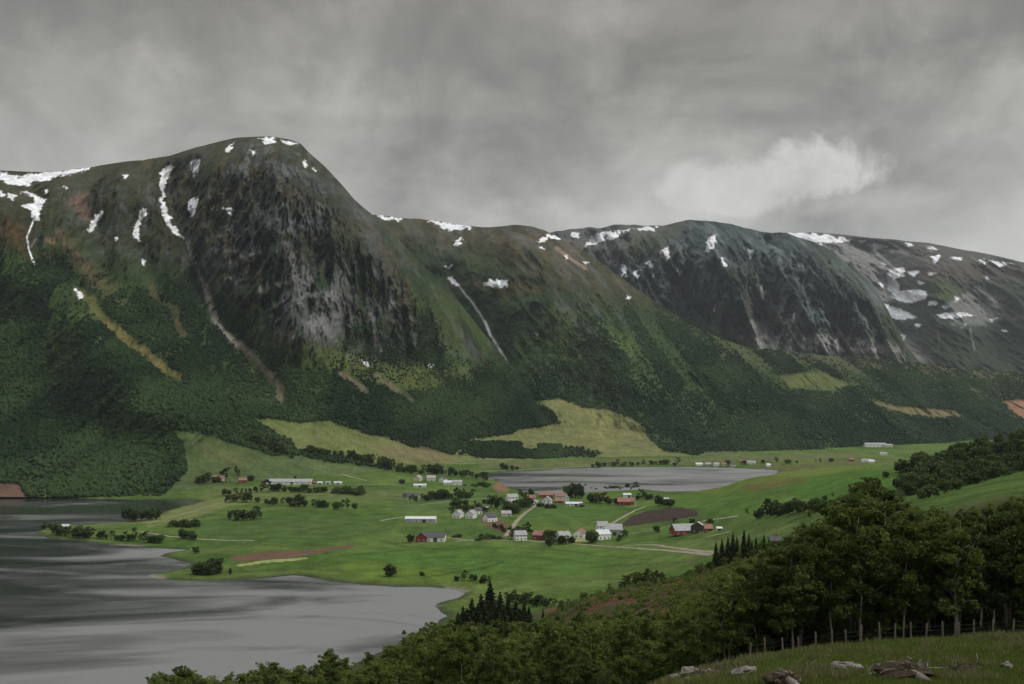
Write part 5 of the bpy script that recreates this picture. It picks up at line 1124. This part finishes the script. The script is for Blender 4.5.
# ------------------------------------------------------------------ boulders, stumps and felled wood in the grass
def rock(px, py, wd, ht, label, name='boulder', mat='stone', cat='rock', seed=0, deep=.9):
    x, y, z = hit(px, py, 55); v, f = ico(); r = np.random.default_rng(seed); F2 = f; V2 = v
    for _ in range(3):
        e = {}; nv = list(V2); nf = []
        def mid(a, b):
            k = (min(a, b), max(a, b))
            if k not in e: m_ = (nv[a]+nv[b])/2; e[k] = len(nv); nv.append(m_/np.linalg.norm(m_))
            return e[k]
        for a, b, c in F2: p, q, s_ = mid(a, b), mid(b, c), mid(c, a); nf += [(a,p,s_),(b,q,p),(c,s_,q),(p,q,s_)]
        V2 = np.array(nv); F2 = np.array(nf)
    d = 1+(fbm(V2[:, 0]*1.6+seed*3, V2[:, 1]*1.6+V2[:, 2]*2.1, seed, 5)-.5)*1.1; V2 = V2*d[:, None]
    for _ in range(7):
        n_ = r.normal(size=3); n_ /= np.linalg.norm(n_); t = V2@n_; c = r.uniform(.55, .85); V2 -= np.maximum(t-c, 0)[:, None]*n_*.85
    V2 *= np.array((wd/2, wd*.5*deep, ht*.62)); o = link(name, mesh_np(name, V2, F2, [M[mat]])); o.location = (x, y, z+ht*.30); o.rotation_euler = (0, 0, r.uniform(0, 6)*.1); return tag(o, label, cat)
m_ = F
rock(849,671,1.8,.62,'pale flat boulder in the grass below the tall birches',seed=3)
rock(838,672,1.1,.6,'darker stone leaning on the left of the pale flat boulder',seed=4)
rock(690,679,1.9,.8,'grey boulder at the left end of the grassy strip',seed=5)
rock(745,676,1.5,.6,'grey boulder between the brushwood and the pale flat boulder',seed=6)
rock(876,669,.5,.3,'small white stone right of the pale flat boulder',seed=7)
rock(1007,671,.8,.45,'small whitish stone near the right edge of the grass',seed=8)
rock(675,681,1.0,.5,'small stone at the far left of the grassy strip',seed=9)
rock(780,679,.6,.25,'tiny flat stone in the grass left of the pale boulder',seed=10)
rock(705,676,1.2,.5,'brownish stone right of the grey boulder at the left',seed=11)
def log(px, py, ln, rad, rot, label, mat='dead_wood', tilt=0.05):
    x, y, z = hit(px, py, 55); r = empty('fallen_log', (x, y, z+rad*.6), R(rot)); tag(r, label, 'log'); n = 7
    MB().tube([(-ln/2+ln*i/n, random.uniform(-.06, .06), random.uniform(-.03, .03)+tilt*(ln*i/n-ln/2)) for i in range(n+1)], [rad*(1.1-.5*i/n)*random.uniform(.85, 1.15) for i in range(n+1)], 8).build('trunk', M[mat], r, True)
    for k in range(3):
        a = random.uniform(-ln*.3, ln*.4); MB().tube([(a, 0, 0), (a+.2, random.uniform(-.3, .3), .25), (a+.45, random.uniform(-.5, .5), .5)], [rad*.35, rad*.25, .015], 5).build('branch', M[mat], r)
log(925,672,2.6,.13,-12,'bleached log lying to the right of the upturned root')
log(960,666,2.2,.10,8,'thin pale log in the dark grass near the right part of the fence')
log(870,677,1.9,.09,35,'short thin log between the pale boulder and the upturned root')
log(720,674,3.0,.14,-16,'weathered log lying across the brushwood at the left')
log(700,679,2.2,.12,22,'grey log end poking out beside the left boulder')
log(660,683,2.6,.13,-10,'log at the lower left end of the grassy strip')
log(800,668,1.3,.06,-30,'thin stick lying in the grass above the tiny flat stone')
def root(px, py, wd, ht, label, seed):
    x, y, z = hit(px, py, 55); r = empty('upturned_root', (x, y, z)); tag(r, label, 'tree stump')
    o = rock(px, py, wd, ht, '', 'root_plate', 'root_earth', 'x', seed, .7); del o['label']; del o['category']; o.parent = r; o.location = (0, 0, ht*.28)
    rr = random.Random(seed); tb = MB()
    for k in range(16):
        a = rr.uniform(0, math.pi); l = rr.uniform(.5, 1.0)*wd*.55; p0 = (math.cos(a)*wd*.2, -.3, ht*.35+math.sin(a)*ht*.2)
        tb.tube([p0, (math.cos(a)*l*.7, -.5+rr.uniform(-.3, .3), ht*.35+math.sin(a)*l*.6), (math.cos(a+.2)*l, -.5+rr.uniform(-.4, .4), ht*.3+math.sin(a+.2)*l*.75)], [.07, .045, .012], 5)
    tb.build('roots', M['dead_wood'], r)
    MB().tube([(0,-.2,ht*.4),(wd*.12,-1.0,ht*.34),(wd*.2,-1.9,ht*.2)], [.24,.22,.19], 9).build('stump', M['dead_wood'], r, True); return r
root(905,680,3.1,1.0,'brown upturned root plate with a pale broken stump in the grass',21)
root(785,688,2.0,.9,'dark upturned root at the very bottom below the fence',22)
def brush(px, py, wd, label, seed):
    x, y, z = hit(px, py, 55); r = empty('brushwood_pile', (x, y, z)); tag(r, label, 'brushwood'); rr = random.Random(seed); tb = MB()
    for k in range(34):
        a = rr.uniform(0, 6.28); cx, cy = rr.uniform(-wd/2, wd/2), rr.uniform(-.5, .5); l = rr.uniform(.3, .9); h0 = rr.uniform(0, .35); up = rr.uniform(-.1, .5)
        tb.tube([(cx, cy, h0), (cx+math.cos(a)*l*.5, cy+math.sin(a)*l*.5, h0+up*.5*l+.05), (cx+math.cos(a)*l, cy+math.sin(a)*l, h0+up*l)], [.035, .025, .008], 4)
    tb.build('twigs', M['bark'], r); rock(px, py, wd*.8, .35, '', 'bark_litter', 'root_earth', 'x', seed, .7); o = bpy.context.scene.collection.objects[-1]; del o['label']; del o['category']; o.parent = r; o.location = (0, 0, .03)
brush(715,676,3.2,'heap of broken branches near the left end of the grass strip',31)
brush(735,671,2.0,'smaller heap of twigs at the left end of the fence',32)
brush(970,672,2.6,'dark heap of twigs and litter in the right part of the grass',33)
brush(890,673,2.0,'heap of twigs leaning against the upturned root plate',34)
# ------------------------------------------------------------------ grass and ferns (nobody could count them)
def grass(n, y0, y1, hmin, hmax, name, label, mat, x0=590, x1=1075, cond=None):
    px = rng.uniform(x0, x1, n); Y = y0+(y1-y0)*rng.random(n)**1.1; X = (px-CXP)/F*Y; k = fbm(X/2.2, Y/2.2, 701, 3) > cond if cond else np.ones(n, bool)
    X, Y = X[k], Y[k]; n = len(X); Z = ground_z(X, Y); nb = 5; ang = rng.random((n, nb))*6.28; hh = rng.uniform(hmin, hmax, (n, nb)); ln = rng.uniform(.1, .5, (n, nb))*hh; bw = .018+.02*rng.random((n, nb))
    bx = X[:, None]+rng.normal(0, .08, (n, nb)); by = Y[:, None]+rng.normal(0, .08, (n, nb)); bz = np.broadcast_to(Z[:, None]-.03, bx.shape); ca, sa = np.cos(ang), np.sin(ang)
    V_ = np.stack([np.stack([bx-sa*bw, by+ca*bw, bz], -1), np.stack([bx+sa*bw, by-ca*bw, bz], -1), np.stack([bx+ca*ln, by+sa*ln, bz+hh], -1)], 2).reshape(-1, 3)
    o = link(name, mesh_np(name, V_, np.arange(len(V_)).reshape(-1, 3), [M[mat]])); o['kind'] = 'stuff'; tag(o, label, 'grass')
grass(42000, 57, 90, .10, .32, 'grass', 'short rough pasture grass in front of the fence', 'grass_blade')
grass(16000, 60, 92, .3, .6, 'tall_grass', 'taller yellowish grass tufts between the stones and along the fence', 'straw_blade', cond=.58)
# low shrubs that close the wood behind the fence
Pn = []
for i in range(2600):
    px = random.uniform(560, 1080); Y = 96+random.random()**1.3*130; x = (px-CXP)/F*Y; Pn.append((x, Y, 0))
Pn = np.array(Pn); Pn[:, 2] = ground_z(Pn[:, 0], Pn[:, 1]); BS = [bushy(1.3, 1.1, 9, 30, .075, 300+i) for i in range(4)]; VV = []; FF = []; bb_ = 0
for p in Pn:
    _, v, f = random.choice(BS); s_ = random.uniform(.5, 1.3); VV.append(v*s_+p); FF.append(f+bb_); bb_ += len(v)
o = link('undergrowth', mesh_np('undergrowth', np.concatenate(VV), np.concatenate(FF), [M['dark_leaf']])); o['kind'] = 'stuff'; tag(o, 'dark low undergrowth beneath the birches behind the fence', 'undergrowth')

# shrubs scattered over the cleared slope
Pn = []
for i in range(1500):
    Y = random.uniform(280, 450); px = random.uniform(480, 770); x = (px-CXP)/F*Y; Pn.append((x, Y, 0))
Pn = np.array(Pn); Pn[:, 2] = ground_z(Pn[:, 0], Pn[:, 1]); kk = fbm(Pn[:, 0]/9, Pn[:, 1]/14, 777, 3) > .44; Pn = Pn[kk]; BS = [bushy(2.0, 1.5, 8, 14, .22, 400+i) for i in range(4)]; VV = []; FF = []; bb_ = 0
for p in Pn:
    _, vv_, f = random.choice(BS); s_ = random.uniform(.4, 1.35); VV.append(vv_*s_+p); FF.append(f+bb_); bb_ += len(vv_)
o = link('scrub', mesh_np('scrub', np.concatenate(VV), np.concatenate(FF), [M['birch_leaf']])); o['kind'] = 'stuff'; tag(o, 'low green scrub growing over the rusty brown clearing', 'scrub')
